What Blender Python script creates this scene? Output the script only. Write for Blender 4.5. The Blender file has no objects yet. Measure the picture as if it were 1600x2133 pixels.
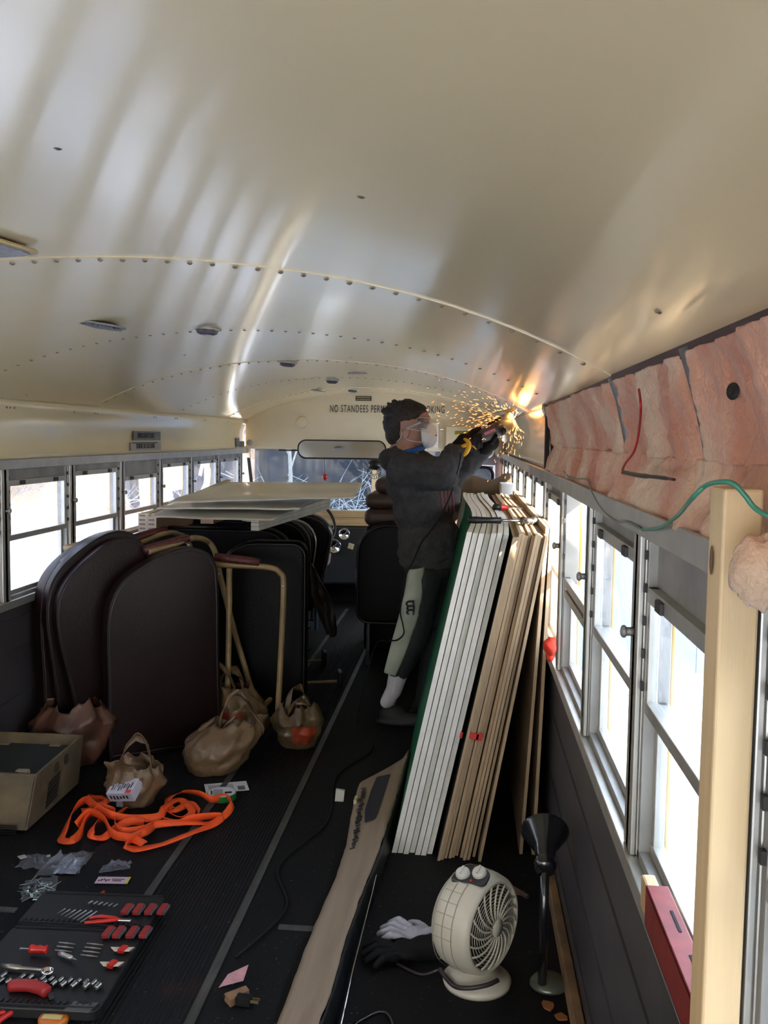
import bpy, bmesh, math, random
from mathutils import Vector, Matrix, Euler, noise
random.seed(7)
PI = math.pi
SC = bpy.context.scene
COL = SC.collection
# ------------------------------------------------------------------ camera
FP, CX, CY = 2000.0, 800.0, 1066.5
CAM = Vector((0.839, 0.0, 1.5))
YAW, PITCH, ROLL = math.radians(4.83), math.radians(-4.487), math.radians(.778)
cf = Vector((-math.sin(YAW)*math.cos(PITCH), math.cos(YAW)*math.cos(PITCH), math.sin(PITCH)))
r_ = Vector((math.cos(YAW), math.sin(YAW), 0)); u_ = r_.cross(cf)
cr = r_*math.cos(ROLL)+u_*math.sin(ROLL); cu = -r_*math.sin(ROLL)+u_*math.cos(ROLL)
cd = bpy.data.cameras.new('camera'); cam = bpy.data.objects.new('camera', cd); COL.objects.link(cam)
cd.sensor_fit = 'VERTICAL'; cd.sensor_height = 36.0; cd.sensor_width = 27.0; cd.lens = 36.0*FP/2133.0; cd.clip_start = .05; cd.clip_end = 400
m3 = Matrix((cr, cu, -cf)).transposed(); cam.matrix_world = Matrix.Translation(CAM) @ m3.to_4x4()
SC.camera = cam
# ------------------------------------------------------------------ sky, sun, exposure
SUN_DIR = Vector((-1.0, 1.9, -.82)).normalized()
SUN = 18.0; SKY = 3.2
SC.view_settings.view_transform = 'Standard'; SC.view_settings.look = 'None'
SC.view_settings.gamma = 1; SC.view_settings.use_curve_mapping = False
SC.view_settings.exposure = 1.85
w = bpy.data.worlds.new('sky'); SC.world = w; w.use_nodes = True
nt = w.node_tree; nt.nodes.clear()
tc = nt.nodes.new('ShaderNodeTexCoord'); sx = nt.nodes.new('ShaderNodeSeparateXYZ'); rp = nt.nodes.new('ShaderNodeValToRGB')
bg = nt.nodes.new('ShaderNodeBackground'); wo = nt.nodes.new('ShaderNodeOutputWorld')
nt.links.new(tc.outputs['Generated'], sx.inputs[0]); nt.links.new(sx.outputs['Z'], rp.inputs[0])
rp.color_ramp.elements[0].position = 0.0; rp.color_ramp.elements[0].color = (1.0, .95, .88, 1)
rp.color_ramp.elements[1].position = .6; rp.color_ramp.elements[1].color = (.66, .76, .95, 1)
nt.links.new(rp.outputs[0], bg.inputs[0]); bg.inputs[1].default_value = SKY; nt.links.new(bg.outputs[0], wo.inputs[0])
sl = bpy.data.lights.new('sun', 'SUN'); so = bpy.data.objects.new('sun', sl); COL.objects.link(so)
sl.energy = SUN; sl.angle = math.radians(.6); sl.color = (1, .90, .74)
so.rotation_euler = SUN_DIR.to_track_quat('-Z', 'Y').to_euler(); so.location = (20, -38, 26)
cy_ = SC.cycles
cy_.use_denoising = True; cy_.max_bounces = 10; cy_.diffuse_bounces = 6; cy_.glossy_bounces = 5; cy_.transparent_max_bounces = 16
cy_.transmission_bounces = 6; cy_.sample_clamp_indirect = 6.0; cy_.caustics_reflective = False; cy_.caustics_refractive = False

# ------------------------------------------------------------------ where a sight line meets a plane of the place
def ray(px, py): return cf + cr*(px-CX)/FP - cu*(py-CY)/FP
def FZ(px, py, z=0.0):
    d = ray(px, py); return CAM + d*((z-CAM.z)/d.z)
def FY(px, py, y):
    d = ray(px, py); return CAM + d*((y-CAM.y)/d.y)
def FX(px, py, x):
    d = ray(px, py); return CAM + d*((x-CAM.x)/d.x)

# ------------------------------------------------------------------ materials
MATS = {}
def M(name, col=(.5, .5, .5), rough=.6, metal=0.0, var=0.0, vs=8.0, bump=0.0, bs=40.0, coat=0.0, col2=None, stretch=None, alpha=None, spec=None, sheen=0, trans=0):
    if name in MATS: return MATS[name]
    m = bpy.data.materials.new(name); m.use_nodes = True; t = m.node_tree; p = t.nodes['Principled BSDF']
    p.inputs['Base Color'].default_value = (*col, 1); p.inputs['Roughness'].default_value = rough; p.inputs['Metallic'].default_value = metal
    p.inputs['Coat Weight'].default_value = coat; p.inputs['Coat Roughness'].default_value = .08
    if sheen: p.inputs['Sheen Weight'].default_value = sheen
    if spec is not None: p.inputs['Specular IOR Level'].default_value = spec
    if trans: p.inputs['Transmission Weight'].default_value = trans
    if alpha is not None: p.inputs['Alpha'].default_value = alpha
    c = None
    if var or bump or col2:
        tcn = t.nodes.new('ShaderNodeTexCoord'); mp = t.nodes.new('ShaderNodeMapping'); t.links.new(tcn.outputs['Object'], mp.inputs[0])
        if stretch: mp.inputs['Scale'].default_value = stretch
    if var or col2:
        n = t.nodes.new('ShaderNodeTexNoise'); n.inputs['Scale'].default_value = vs; n.inputs['Detail'].default_value = 5
        t.links.new(mp.outputs[0], n.inputs[0])
        r = t.nodes.new('ShaderNodeValToRGB'); r.color_ramp.elements[0].position = .35; r.color_ramp.elements[1].position = .65
        c2 = col2 if col2 else tuple(max(0, v*(1-var)) for v in col)
        r.color_ramp.elements[0].color = (*c2, 1); r.color_ramp.elements[1].color = (*col, 1)
        t.links.new(n.outputs['Fac'], r.inputs[0]); t.links.new(r.outputs[0], p.inputs['Base Color'])
    if bump:
        n2 = t.nodes.new('ShaderNodeTexNoise'); n2.inputs['Scale'].default_value = bs; n2.inputs['Detail'].default_value = 4
        t.links.new(mp.outputs[0], n2.inputs[0]); b = t.nodes.new('ShaderNodeBump'); b.inputs['Strength'].default_value = bump; b.inputs['Distance'].default_value = .01
        t.links.new(n2.outputs['Fac'], b.inputs['Height']); t.links.new(b.outputs[0], p.inputs['Normal'])
    MATS[name] = m; return m
def glass(name, dirt=.1, tint=(1, 1, 1), frost=0.0, vs=30):
    """thin pane: clear + a little mirror + dust/frost that scatters daylight"""
    if name in MATS: return MATS[name]
    m = bpy.data.materials.new(name); m.use_nodes = True; t = m.node_tree; t.nodes.clear(); N = t.nodes.new; L = t.links.new
    o = N('ShaderNodeOutputMaterial'); tr = N('ShaderNodeBsdfTransparent'); tr.inputs[0].default_value = (*tint, 1)
    gl = N('ShaderNodeBsdfGlossy'); gl.inputs['Roughness'].default_value = .03
    lw = N('ShaderNodeLayerWeight'); lw.inputs[0].default_value = .5; pw = N('ShaderNodeMath'); pw.operation = 'POWER'; pw.inputs[1].default_value = 4; L(lw.outputs['Facing'], pw.inputs[0])
    fr = N('ShaderNodeMath'); fr.operation = 'MULTIPLY_ADD'; fr.inputs[1].default_value = .5; fr.inputs[2].default_value = .02; L(pw.outputs[0], fr.inputs[0]); m1 = N('ShaderNodeMixShader'); L(fr.outputs[0], m1.inputs[0]); L(tr.outputs[0], m1.inputs[1]); L(gl.outputs[0], m1.inputs[2])
    df = N('ShaderNodeBsdfDiffuse'); df.inputs[0].default_value = (.75, .77, .8, 1); tl = N('ShaderNodeBsdfTranslucent'); tl.inputs[0].default_value = (.85, .88, .92, 1)
    m2 = N('ShaderNodeMixShader'); m2.inputs[0].default_value = .7; L(df.outputs[0], m2.inputs[1]); L(tl.outputs[0], m2.inputs[2])
    tcn = N('ShaderNodeTexCoord'); n = N('ShaderNodeTexNoise'); n.inputs['Scale'].default_value = vs; n.inputs['Detail'].default_value = 8; n.inputs['Roughness'].default_value = .7
    L(tcn.outputs['Object'], n.inputs[0]); mr = N('ShaderNodeMapRange'); mr.inputs[1].default_value = .4; mr.inputs[2].default_value = .7
    mr.inputs[3].default_value = dirt; mr.inputs[4].default_value = dirt+frost; L(n.outputs['Fac'], mr.inputs[0])
    m3_ = N('ShaderNodeMixShader'); L(mr.outputs[0], m3_.inputs[0]); L(m1.outputs[0], m3_.inputs[1]); L(m2.outputs[0], m3_.inputs[2]); L(m3_.outputs[0], o.inputs[0])
    MATS[name] = m; return m

# ------------------------------------------------------------------ mesh builder
class B:
    def __init__(s): s.bm = bmesh.new(); s.mi = 0
    def _mark(s, n0):
        s.bm.faces.ensure_lookup_table()
        for f in s.bm.faces[n0:]: f.material_index = s.mi
    def mesh(s, verts, faces):
        n0 = len(s.bm.faces); vs = [s.bm.verts.new(v) for v in verts]
        for f in faces:
            try: s.bm.faces.new([vs[i] for i in f])
            except ValueError: pass
        s._mark(n0); return s
    def hexa(s, p):   # 8 points: bottom 4 (ccw), top 4
        return s.mesh(p, [(3, 2, 1, 0), (4, 5, 6, 7), (0, 1, 5, 4), (1, 2, 6, 5), (2, 3, 7, 6), (3, 0, 4, 7)])
    def box(s, c, d, rot=None):
        c = Vector(c); R = Euler(rot).to_matrix() if rot else Matrix.Identity(3)
        x, y, z = d[0]/2, d[1]/2, d[2]/2
        return s.hexa([c+R@Vector(v) for v in [(-x, -y, -z), (x, -y, -z), (x, y, -z), (-x, y, -z), (-x, -y, z), (x, -y, z), (x, y, z), (-x, y, z)]])
    def bb(s, x0, x1, y0, y1, z0, z1): return s.box(((x0+x1)/2, (y0+y1)/2, (z0+z1)/2), (abs(x1-x0), abs(y1-y0), abs(z1-z0)))
    def tube(s, pts, r, n=8, closed=False, cap=True):
        pts = [Vector(p) for p in pts]; L = len(pts); rs = r if isinstance(r, (list, tuple)) else [r]*L
        rings = []; nrm = None
        for i, p in enumerate(pts):
            if closed: t = pts[(i+1) % L]-pts[i-1]
            else: t = pts[min(i+1, L-1)]-pts[max(i-1, 0)]
            if t.length < 1e-9: t = Vector((0, 0, 1))
            t.normalize()
            if nrm is None:
                nrm = t.orthogonal().normalized()
            nrm = (nrm-t*nrm.dot(t))
            if nrm.length < 1e-6: nrm = t.orthogonal()
            nrm.normalize(); bn = t.cross(nrm)
            rings.append([p+(nrm*math.cos(2*PI*k/n)+bn*math.sin(2*PI*k/n))*rs[i] for k in range(n)])
        vs = [v for g in rings for v in g]; fs = []
        for i in range(L if closed else L-1):
            a, b = i*n, ((i+1) % L)*n
            for k in range(n): fs.append((a+k, a+(k+1) % n, b+(k+1) % n, b+k))
        if cap and not closed: fs.append(tuple(range(n-1, -1, -1))); fs.append(tuple((L-1)*n+k for k in range(n)))
        return s.mesh(vs, fs)
    def cyl(s, a, b, r, n=16, r2=None): return s.tube([a, b], [r, r if r2 is None else r2], n)
    def lathe(s, prof, o=(0, 0, 0), axis=(0, 0, 1), n=24, a0=0, a1=2*PI, caps=True):
        ax = Vector(axis).normalized(); e = ax.orthogonal().normalized()
        if abs(ax.z) > .999: e = Vector((1, 0, 0))
        g = ax.cross(e); o = Vector(o); full = abs(a1-a0-2*PI) < 1e-6; m = n if full else n+1
        vs = [o+ax*h+(e*math.cos(a0+(a1-a0)*k/n)+g*math.sin(a0+(a1-a0)*k/n))*r for (r, h) in prof for k in range(m)]
        fs = []
        for i in range(len(prof)-1):
            for k in range(n):
                k2 = (k+1) % m if full else k+1
                fs.append((i*m+k, i*m+k2, (i+1)*m+k2, (i+1)*m+k))
        if caps and full:
            if prof[0][0] > 1e-5: fs.append(tuple(range(m-1, -1, -1)))
            if prof[-1][0] > 1e-5: fs.append(tuple((len(prof)-1)*m+k for k in range(m)))
        return s.mesh(vs, fs)
    def ell(s, c, r, rot=None, nu=16, nv=10, fn=None):
        c = Vector(c); R = Euler(rot).to_matrix() if rot else Matrix.Identity(3); vs = []; fs = []
        for i in range(nv+1):
            th = PI*i/nv
            for k in range(nu):
                ph = 2*PI*k/nu; v = Vector((math.sin(th)*math.cos(ph), math.sin(th)*math.sin(ph), math.cos(th)))
                q = 1.0 if fn is None else fn(v)
                vs.append(c+R@Vector((v.x*r[0]*q, v.y*r[1]*q, v.z*r[2]*q)))
        for i in range(nv):
            for k in range(nu): fs.append((i*nu+k, (i+1)*nu+k, (i+1)*nu+(k+1) % nu, i*nu+(k+1) % nu))
        return s.mesh(vs, fs)
    def cap(s, a, b, ra, rb, n=14):
        a, b = Vector(a), Vector(b); d = b-a; L = d.length
        if L < 1e-6: return s.ell(a, (ra,)*3)
        prof = [(1e-4, -ra)]+[(ra*math.sin(t), -ra*math.cos(t)) for t in (.4, .8, 1.2, PI/2)]+[(rb*math.sin(t), L-rb*math.cos(t)) for t in (PI/2, 1.95, 2.35, 2.75)]+[(1e-4, L+rb)]
        return s.lathe(prof, a, d, n, caps=False)
    def prism(s, pts2, y0, y1, plane='xz', o=(0, 0, 0)):
        o = Vector(o); n = len(pts2)
        def P3(p, h):
            return o+(Vector((p[0], h, p[1])) if plane == 'xz' else Vector((p[0], p[1], h)) if plane == 'xy' else Vector((h, p[0], p[1])))
        vs = [P3(p, y0) for p in pts2]+[P3(p, y1) for p in pts2]
        fs = [tuple(range(n)), tuple(range(2*n-1, n-1, -1))]+[(i, n+i, n+(i+1) % n, (i+1) % n) for i in range(n)]
        return s.mesh(vs, fs)
    def grid(s, fn, nu, nv, close_u=False):
        vs = [fn(i/nu, j/nv) for j in range(nv+1) for i in range(nu+(0 if close_u else 1))]
        m = nu if close_u else nu+1; fs = []
        for j in range(nv):
            for i in range(nu):
                i2 = (i+1) % m if close_u else i+1
                fs.append((j*m+i, j*m+i2, (j+1)*m+i2, (j+1)*m+i))
        return s.mesh(vs, fs)
    def build(s, name, mats, parent=None, smooth=False, bevel=0, loc=None, rot=None, seg=2, fixn=True, solid=0, voxel=0, sm=0, disp=None, sub=0):
        if fixn: bmesh.ops.recalc_face_normals(s.bm, faces=s.bm.faces)
        me = bpy.data.meshes.new(name); s.bm.to_mesh(me); s.bm.free()
        for m in (mats if isinstance(mats, (list, tuple)) else [mats]): me.materials.append(m)
        if smooth: me.polygons.foreach_set('use_smooth', [True]*len(me.polygons))
        o = bpy.data.objects.new(name, me); COL.objects.link(o)
        if parent: o.parent = parent
        if loc is not None: o.location = loc
        if rot is not None: o.rotation_euler = rot
        if voxel:
            q = o.modifiers.new('r', 'REMESH'); q.mode = 'VOXEL'; q.voxel_size = voxel; q.use_smooth_shade = True
        if sm:
            q = o.modifiers.new('s', 'SMOOTH'); q.iterations = sm; q.factor = .5
        if disp:
            tx = bpy.data.textures.new(name, 'CLOUDS'); tx.noise_scale = disp[1]; tx.noise_depth = 2
            q = o.modifiers.new('d', 'DISPLACE'); q.texture = tx; q.strength = disp[0]; q.mid_level = .5
        if bevel:
            q = o.modifiers.new('b', 'BEVEL'); q.width = bevel; q.segments = seg; q.limit_method = 'ANGLE'; q.angle_limit = .7
            if smooth is False and seg > 2: me.polygons.foreach_set('use_smooth', [True]*len(me.polygons))
        if solid:
            q = o.modifiers.new('t', 'SOLIDIFY'); q.thickness = solid; q.offset = 0
        if sub:
            q = o.modifiers.new('u', 'SUBSURF'); q.levels = sub; q.render_levels = sub
        return o
def tag(o, label=None, cat=None, group=None, kind=None):
    if label: o['label'] = label
    if cat: o['category'] = cat
    if group: o['group'] = group
    if kind: o['kind'] = kind
    return o
def empty(name, loc=(0, 0, 0), rot=(0, 0, 0)):
    o = bpy.data.objects.new(name, None); COL.objects.link(o); o.location = loc; o.rotation_euler = rot; o.empty_display_size = .05; return o
def thing(name, label, cat, loc=(0, 0, 0), rz=0, group=None, rot=None):
    return tag(empty(name, loc, rot if rot else (0, 0, rz)), label, cat, group)
def struct(o): o['kind'] = 'structure'; return o
def copy_tree(o, parent=None):
    c = o.copy(); COL.objects.link(c)
    if parent: c.parent = parent
    for ch in [q for q in bpy.data.objects if q.parent == o]: copy_tree(ch, c)
    return c
def text(name, body, size, m, parent=None, loc=(0, 0, 0), rot=(PI/2, 0, 0), align='CENTER', ext=.0006, sxy=(1, 1, 1), space=1.0):
    cu_ = bpy.data.curves.new(name, 'FONT'); cu_.body = body; cu_.size = size; cu_.align_x = align; cu_.align_y = 'CENTER'; cu_.extrude = ext; cu_.space_character = space
    cu_.materials.append(m); o = bpy.data.objects.new(name, cu_); COL.objects.link(o); o.location = loc; o.rotation_euler = rot; o.scale = sxy
    me = bpy.data.meshes.new_from_object(o, depsgraph=bpy.context.evaluated_depsgraph_get()); R_ = o.rotation_euler.copy()
    bpy.data.objects.remove(o); o = bpy.data.objects.new(name, me); COL.objects.link(o); o.location = loc; o.rotation_euler = R_; o.scale = sxy
    if parent: o.parent = parent
    return o
def spline(pts, n=8, closed=False):
    P_ = [Vector(p) for p in pts]; out = []; L = len(P_)
    for i in range(L if closed else L-1):
        if closed: p0, p1, p2, p3 = P_[i-1], P_[i], P_[(i+1) % L], P_[(i+2) % L]
        else: p0, p1, p2, p3 = P_[max(i-1, 0)], P_[i], P_[i+1], P_[min(i+2, L-1)]
        for k in range(n):
            t = k/n; out.append(.5*((2*p1)+(p2-p0)*t+(2*p0-5*p1+4*p2-p3)*t*t+(3*p1-p0-3*p2+p3)*t*t*t))
    if not closed: out.append(P_[-1])
    return out
def rrect(w_, h_, r, n=5, cx=0, cz=0):
    out = []
    rr = r if isinstance(r, (list, tuple)) else [r]*4
    for (sx_, sz_, a, q) in ((1, 1, 0, rr[0]), (-1, 1, PI/2, rr[1]), (-1, -1, PI, rr[2]), (1, -1, 1.5*PI, rr[3])):
        for k in range(n+1):
            t = a+PI/2*k/n; out.append((cx+sx_*(w_/2-q)+q*math.cos(t), cz+sz_*(h_/2-q)+q*math.sin(t)))
    return out

# palette
cream = M('cream_paint', (.84, .70, .43), .20, 0, .04, 1.2, .04, 3.0, coat=.25)
panelc = M('cream_panel', (.80, .68, .46), .3, 0, .08, 3, .08, 5, stretch=(1, .3, 2))
alum = M('aluminium', (.55, .54, .50), .42, .75, .15, 12)
alumd = M('dull_aluminium', (.40, .39, .36), .5, .6, .25, 9)
blackr = M('black_rubber', (.006, .006, .006), .7, spec=.25)
blackp = M('black_plastic', (.008, .008, .009), .4, spec=.35)
dgrey = M('dark_grey', (.03, .03, .032), .6)
yellowp = M('school_yellow', (.85, .42, .02), .4)
steel = M('steel', (.55, .55, .55), .3, 1, .1, 20)
chrome = M('chrome', (.8, .8, .8), .12, 1)
vinyl = M('maroon_vinyl', (.013, .0042, .0042), .4, 0, .25, 6, .15, 120, spec=.22)
vinylk = M('black_vinyl', (.0025, .002, .002), .5, 0, .2, 6, .1, 100, spec=.12)
tubec = M('tan_enamel', (.34, .23, .105), .4, 0, .3, 14)
wood = M('pine', (.62, .42, .22), .6, 0, .25, 5, .1, 60, stretch=(12, 12, .8))
woody = M('pine_board', (.58, .40, .20), .6, 0, .3, 4, .1, 50, stretch=(1, 12, 12))
redp = M('red_plastic', (.55, .02, .015), .35)
orange = M('orange_webbing', (.95, .10, .012), .7, 0, .12, 30, .2, 300)
tanbag = M('tan_plastic_bag', (.19, .115, .058), .42, 0, .3, 5, .6, 22)
white = M('white_plastic', (.66, .63, .55), .4, 0, .1, 8)
paper = M('paper', (.62, .60, .62), .7)

# ================================================================== THE BUS SHELL
W_ = 1.155; Y0, Y1 = -1.75, 8.6
PROF = [(0, 1.897), (.12, 1.895), (.25, 1.887), (.38, 1.874), (.5, 1.858), (.6, 1.840), (.7, 1.817), (.8, 1.789), (.88, 1.762), (.95, 1.735), (1.02, 1.705), (1.08, 1.677), (1.12, 1.656), (1.155, 1.637)]
def hz(x):
    x = abs(x)
    for (a, za), (b, zb) in zip(PROF, PROF[1:]):
        if x <= b: return za+(zb-za)*(x-a)/(b-a)
    return PROF[-1][1]
def ON(px, py):   # where a sight line meets the roof lining
    d = ray(px, py); t = .2
    while t < 12:
        p = CAM+d*t
        if p.z >= hz(p.x): return p
        t += .004
    return p
FULL = [(-x, z) for x, z in reversed(PROF[1:])]+PROF
SEAMS = [-1.42, -.71, 2.15, 3.58, 5.02, 6.45, 7.88]
b = B()
for i, ya in enumerate([Y0]+SEAMS):
    yb = (SEAMS+[Y1])[i]
    if yb-ya < .05: continue
    dz = .003*(i % 2)
    b.grid(lambda u, v: Vector((FULL[int(round(u*(len(FULL)-1)))][0], ya-.015+(yb-ya+.015)*v, FULL[int(round(u*(len(FULL)-1)))][1]-dz-.0015*math.sin(PI*v))), len(FULL)-1, 12)
    b.mesh([Vector((x, ya-.016, z-dz+o)) for o in (0, .006) for x, z in FULL], [(k, k+1, len(FULL)+k+1, len(FULL)+k) for k in range(len(FULL)-1)])
b.mi = 1
for ys in SEAMS[2:]:    # pan-head screws along every seam, and a few strays in the middle of the sheets
    for k in range(-21, 22):
        x = k*.052
        if abs(x) > 1.12: continue
        z = hz(x)-.004
        b.lathe([(.0065, 0), (.006, .0022), (.003, .0042), (.0005, .0048)], (x, ys+.012, z), (0, 0, -1), 8)
for (px, py) in [(121, 307), (754, 408), (1374, 648), (56, 642), (327, 631), (874, 693), (211, 763), (384, 739), (731, 744), (409, 801), (534, 782), (54, 822), (292, 845)]:
    p = ON(px, py); b.lathe([(.0075, 0), (.006, .003), (.001, .005)], (p.x, p.y, p.z+.001), (0, 0, -1), 8)
ceil_ = struct(b.build('ceiling', [cream, M('screw_head', (.30, .24, .16), .4, .5)], smooth=True, fixn=False))
md = ceil_.modifiers.new('e', 'EDGE_SPLIT'); md.split_angle = .7
b = B()      # outer skin of the roof
OUT = [(x*1.075, z+.06) for x, z in FULL]
OUT = [(-1.25, 1.352)]+OUT+[(1.25, 1.352)]
b.grid(lambda u, v: Vector((OUT[int(round(u*(len(OUT)-1)))][0], Y0-.05+(Y1-Y0+.1)*v, OUT[int(round(u*(len(OUT)-1)))][1])), len(OUT)-1, 2)
ro = struct(b.build('roof_skin', [yellowp], solid=.01))

floor_m = M('floor_rubber', (.016, .016, .016), .7, spec=.2)
t = floor_m.node_tree; p_ = t.nodes['Principled BSDF']; N = t.nodes.new; L = t.links.new
tcn = N('ShaderNodeTexCoord'); sp = N('ShaderNodeSeparateXYZ'); L(tcn.outputs['Object'], sp.inputs[0])
ab = N('ShaderNodeMath'); ab.operation = 'ABSOLUTE'; L(sp.outputs['X'], ab.inputs[0])
inn = N('ShaderNodeMath'); inn.operation = 'LESS_THAN'; inn.inputs[1].default_value = .155; L(ab.outputs[0], inn.inputs[0])
wv = N('ShaderNodeMath'); wv.operation = 'MULTIPLY'; wv.inputs[1].default_value = 2*PI/.0125; L(sp.outputs['X'], wv.inputs[0])
sn = N('ShaderNodeMath'); sn.operation = 'SINE'; L(wv.outputs[0], sn.inputs[0]); mu = N('ShaderNodeMath'); mu.operation = 'MULTIPLY'; L(sn.outputs[0], mu.inputs[0]); L(inn.outputs[0], mu.inputs[1])
bu = N('ShaderNodeBump'); bu.inputs['Strength'].default_value = .7; bu.inputs['Distance'].default_value = .002; L(mu.outputs[0], bu.inputs['Height']); L(bu.outputs[0], p_.inputs['Normal'])
n1 = N('ShaderNodeTexNoise'); n1.inputs['Scale'].default_value = 85; n1.inputs['Detail'].default_value = 3; L(tcn.outputs['Object'], n1.inputs[0])
r1 = N('ShaderNodeValToRGB'); r1.color_ramp.elements[0].position = .665; r1.color_ramp.elements[0].color = (0, 0, 0, 1); r1.color_ramp.elements[1].position = .74; L(n1.outputs['Fac'], r1.inputs[0])
n2 = N('ShaderNodeTexNoise'); n2.inputs['Scale'].default_value = 3.2; n2.inputs['Detail'].default_value = 6; L(tcn.outputs['Object'], n2.inputs[0])
r2 = N('ShaderNodeValToRGB'); r2.color_ramp.elements[0].position = .62; r2.color_ramp.elements[0].color = (.0045, .0045, .005, 1); r2.color_ramp.elements[1].position = .72; r2.color_ramp.elements[1].color = (.022, .010, .007, 1)
L(n2.outputs['Fac'], r2.inputs[0]); mx = N('ShaderNodeMixRGB'); L(r1.outputs[0], mx.inputs[0]); L(r2.outputs[0], mx.inputs[1]); mx.inputs[2].default_value = (.12, .11, .10, 1); L(mx.outputs[0], p_.inputs['Base Color'])
b = B(); b.bb(-1.2, 1.2, Y0, 8.62, -.06, 0); struct(b.build('floor', [floor_m]))
stripm = M('aisle_strip', (.10, .098, .09), .5, .3, .5, 25, stretch=(1, .2, 1))
for s in (-1, 1):
    b = B(); b.bb(s*.165-.013, s*.165+.013, Y0, 8.2, 0, .004)
    for k in range(14): b.lathe([(.005, 0), (.004, .002), (.0005, .003)], (s*.165, 1.9+.45*k, .004), (0, 0, 1), 8)
    struct(b.build('trim_%d' % (1 if s < 0 else 2), [stripm]))
def short_strip(x0, x1, y, n):
    b = B(); b.bb(x0, x1, y-.012, y+.012, 0, .005); struct(b.build('trim_%d' % n, [stripm]))
short_strip(.297, .45, 2.79, 3); short_strip(-.63, -.54, 2.80, 4)
# side walls
wallm = M('lower_wall', (.085, .078, .085), .42, .3, .3, 4, .05, 20)
def side(s):
    nm = 'left' if s < 0 else 'right'
    b = B(); b.bb(s*1.165, s*1.198, Y0, Y1, -.1, .752)
    for z in (.12, .30, .52, .66): b.bb(s*1.160, s*1.166, Y0, Y1, z, z+.006)
    b.mi = 1; b.bb(s*1.198, s*1.212, Y0-.05, Y1+.05, -.75, .752)
    struct(b.build('wall_'+nm, [wallm, yellowp]))
    b = B(); b.bb(s*1.140, s*1.212, Y0, Y1, .742, .757); b.bb(s*1.138, s*1.144, Y0, Y1, .722, .757)
    struct(b.build('trim_%d' % (5 if s < 0 else 6), [alum], bevel=.002))
    b = B(); b.bb(s*1.145, s*1.26, Y0, Y1, 1.345, 1.370); b.bb(s*1.140, s*1.150, Y0, Y1, 1.335, 1.378)
    struct(b.build('trim_%d' % (7 if s < 0 else 8), [alum], bevel=.002))
side(-1); side(1)
LP = [-1.72, -1.005, -.29, .425, 1.14, 1.855, 2.57, 3.285, 4.0, 4.715, 5.43, 6.145, 6.87, 7.64, 8.4]
RP = [-1.715, -1.025, -.335, .355, 1.045, 1.735, 2.425, 3.115, 3.805, 4.495, 5.185, 5.875, 6.565, 7.255, 7.945, 8.45]
k = 9
for s, PP in ((-1, LP), (1, RP)):
    for y in PP:
        b = B(); b.bb(s*1.146, s*1.203, y-.012, y+.012, .757, 1.345); b.bb(s*1.146, s*1.156, y-.034, y+.034, .757, 1.345)
        b.bb(s*1.156, s*1.203, y-.034, y-.028, .757, 1.345); b.bb(s*1.156, s*1.203, y+.028, y+.034, .757, 1.345)
        b.mi = 1; b.bb(s*1.203, s*1.210, y-.046, y+.046, .752, 1.36)
        struct(b.build('trim_%d' % k, [alum, yellowp], bevel=.0025)); k += 1
gl_frost = glass('frosted_dimmed_glass', .03, (.54, .56, .60), .05, 40); gl_dirty = glass('dusty_glass', .03, (.93, .97, 1), .05, 14); gl_dimmed = glass('dimmed_windscreen_glass', .01, (.30, .34, .38), .02, 6)  # left panes and windscreen tinted dark to dim the view outside
blk = M('rubber_gasket', (.02, .018, .018), .5)
def window(n, s, ya, yb, drop, low, gl, opened=False):
    """two-sash aluminium slider in a bay of the side wall"""
    w0 = struct(empty('window_%d' % n, (s*1.18, (ya+yb)/2, .757)))
    X = lambda x: x  # local x measured from the pane plane, inward is -s
    h = .588; wd = (yb-ya)/2-.036; i = -s
    b = B()
    b.bb(-.022, .022, -wd, -wd+.016, 0, h); b.bb(-.022, .022, wd-.016, wd, 0, h); b.bb(-.022, .022, -wd, wd, 0, .016); b.bb(-.022, .022, -wd, wd, h-.012, h)
    b.bb(-.006, .010, -wd, wd, h-drop-.022, h)
    fr = b.build('frame', [alumd], w0, bevel=.0015)
    mz = low
    def sash(name, z0, z1, dx):
        b = B(); q = wd-.018
        b.bb(dx-.009, dx+.009, -q, -q+.018, z0, z1); b.bb(dx-.009, dx+.009, q-.018, q, z0, z1); b.bb(dx-.011, dx+.011, -q, q, z0, z0+.022); b.bb(dx-.011, dx+.011, -q, q, z1-.026, z1)
        so_ = b.build(name, [alum], w0, bevel=.0015)
        b = B(); b.bb(dx-.0015, dx+.0015, -q+.015, q-.015, z0+.018, z1-.022); b.build('pane', [gl], so_)
        return so_
    sash('lower_sash', .012, mz+.012, s*.008)
    top = h-.014-drop
    if not opened:
        u_s = sash('upper_sash', mz-.006, top, -s*.012)
        b = B()
        for yy in (-wd*.55, wd*.55): b.bb(-s*.020, -s*.030, yy-.022, yy+.022, top-.024, top-.004)
        b.build('latch', [blk], u_s, bevel=.002)
    else:
        sash('upper_sash', mz-.03, mz+.03, -s*.012)
    b = B()
    for yy in (-wd+.010, wd-.010):
        for kz in range(5): b.bb(-s*.022, -s*.028, yy-.005, yy+.005, mz+.03+kz*.058, mz+.045+kz*.058)
    b.build('latch_notch', [blk], w0)
    for e, (yy, zz) in enumerate([(wd+.036, .40)]):
        b = B(); b.cyl((-s*.034, yy, zz), (-s*.050, yy, zz), .008, 10); b.ell((-s*.052, yy, zz), (.007, .012, .012), nu=10, nv=6)
        b.build('knob', [alumd], w0, smooth=True)
n = 1
drops = {8: .045, 9: .028, 10: .085, 11: .03, 12: .03, 13: .03}
for i in range(len(LP)-1):
    window(n, -1, LP[i], LP[i+1], drops.get(i, .03), .27, gl_frost); n += 1
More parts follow.
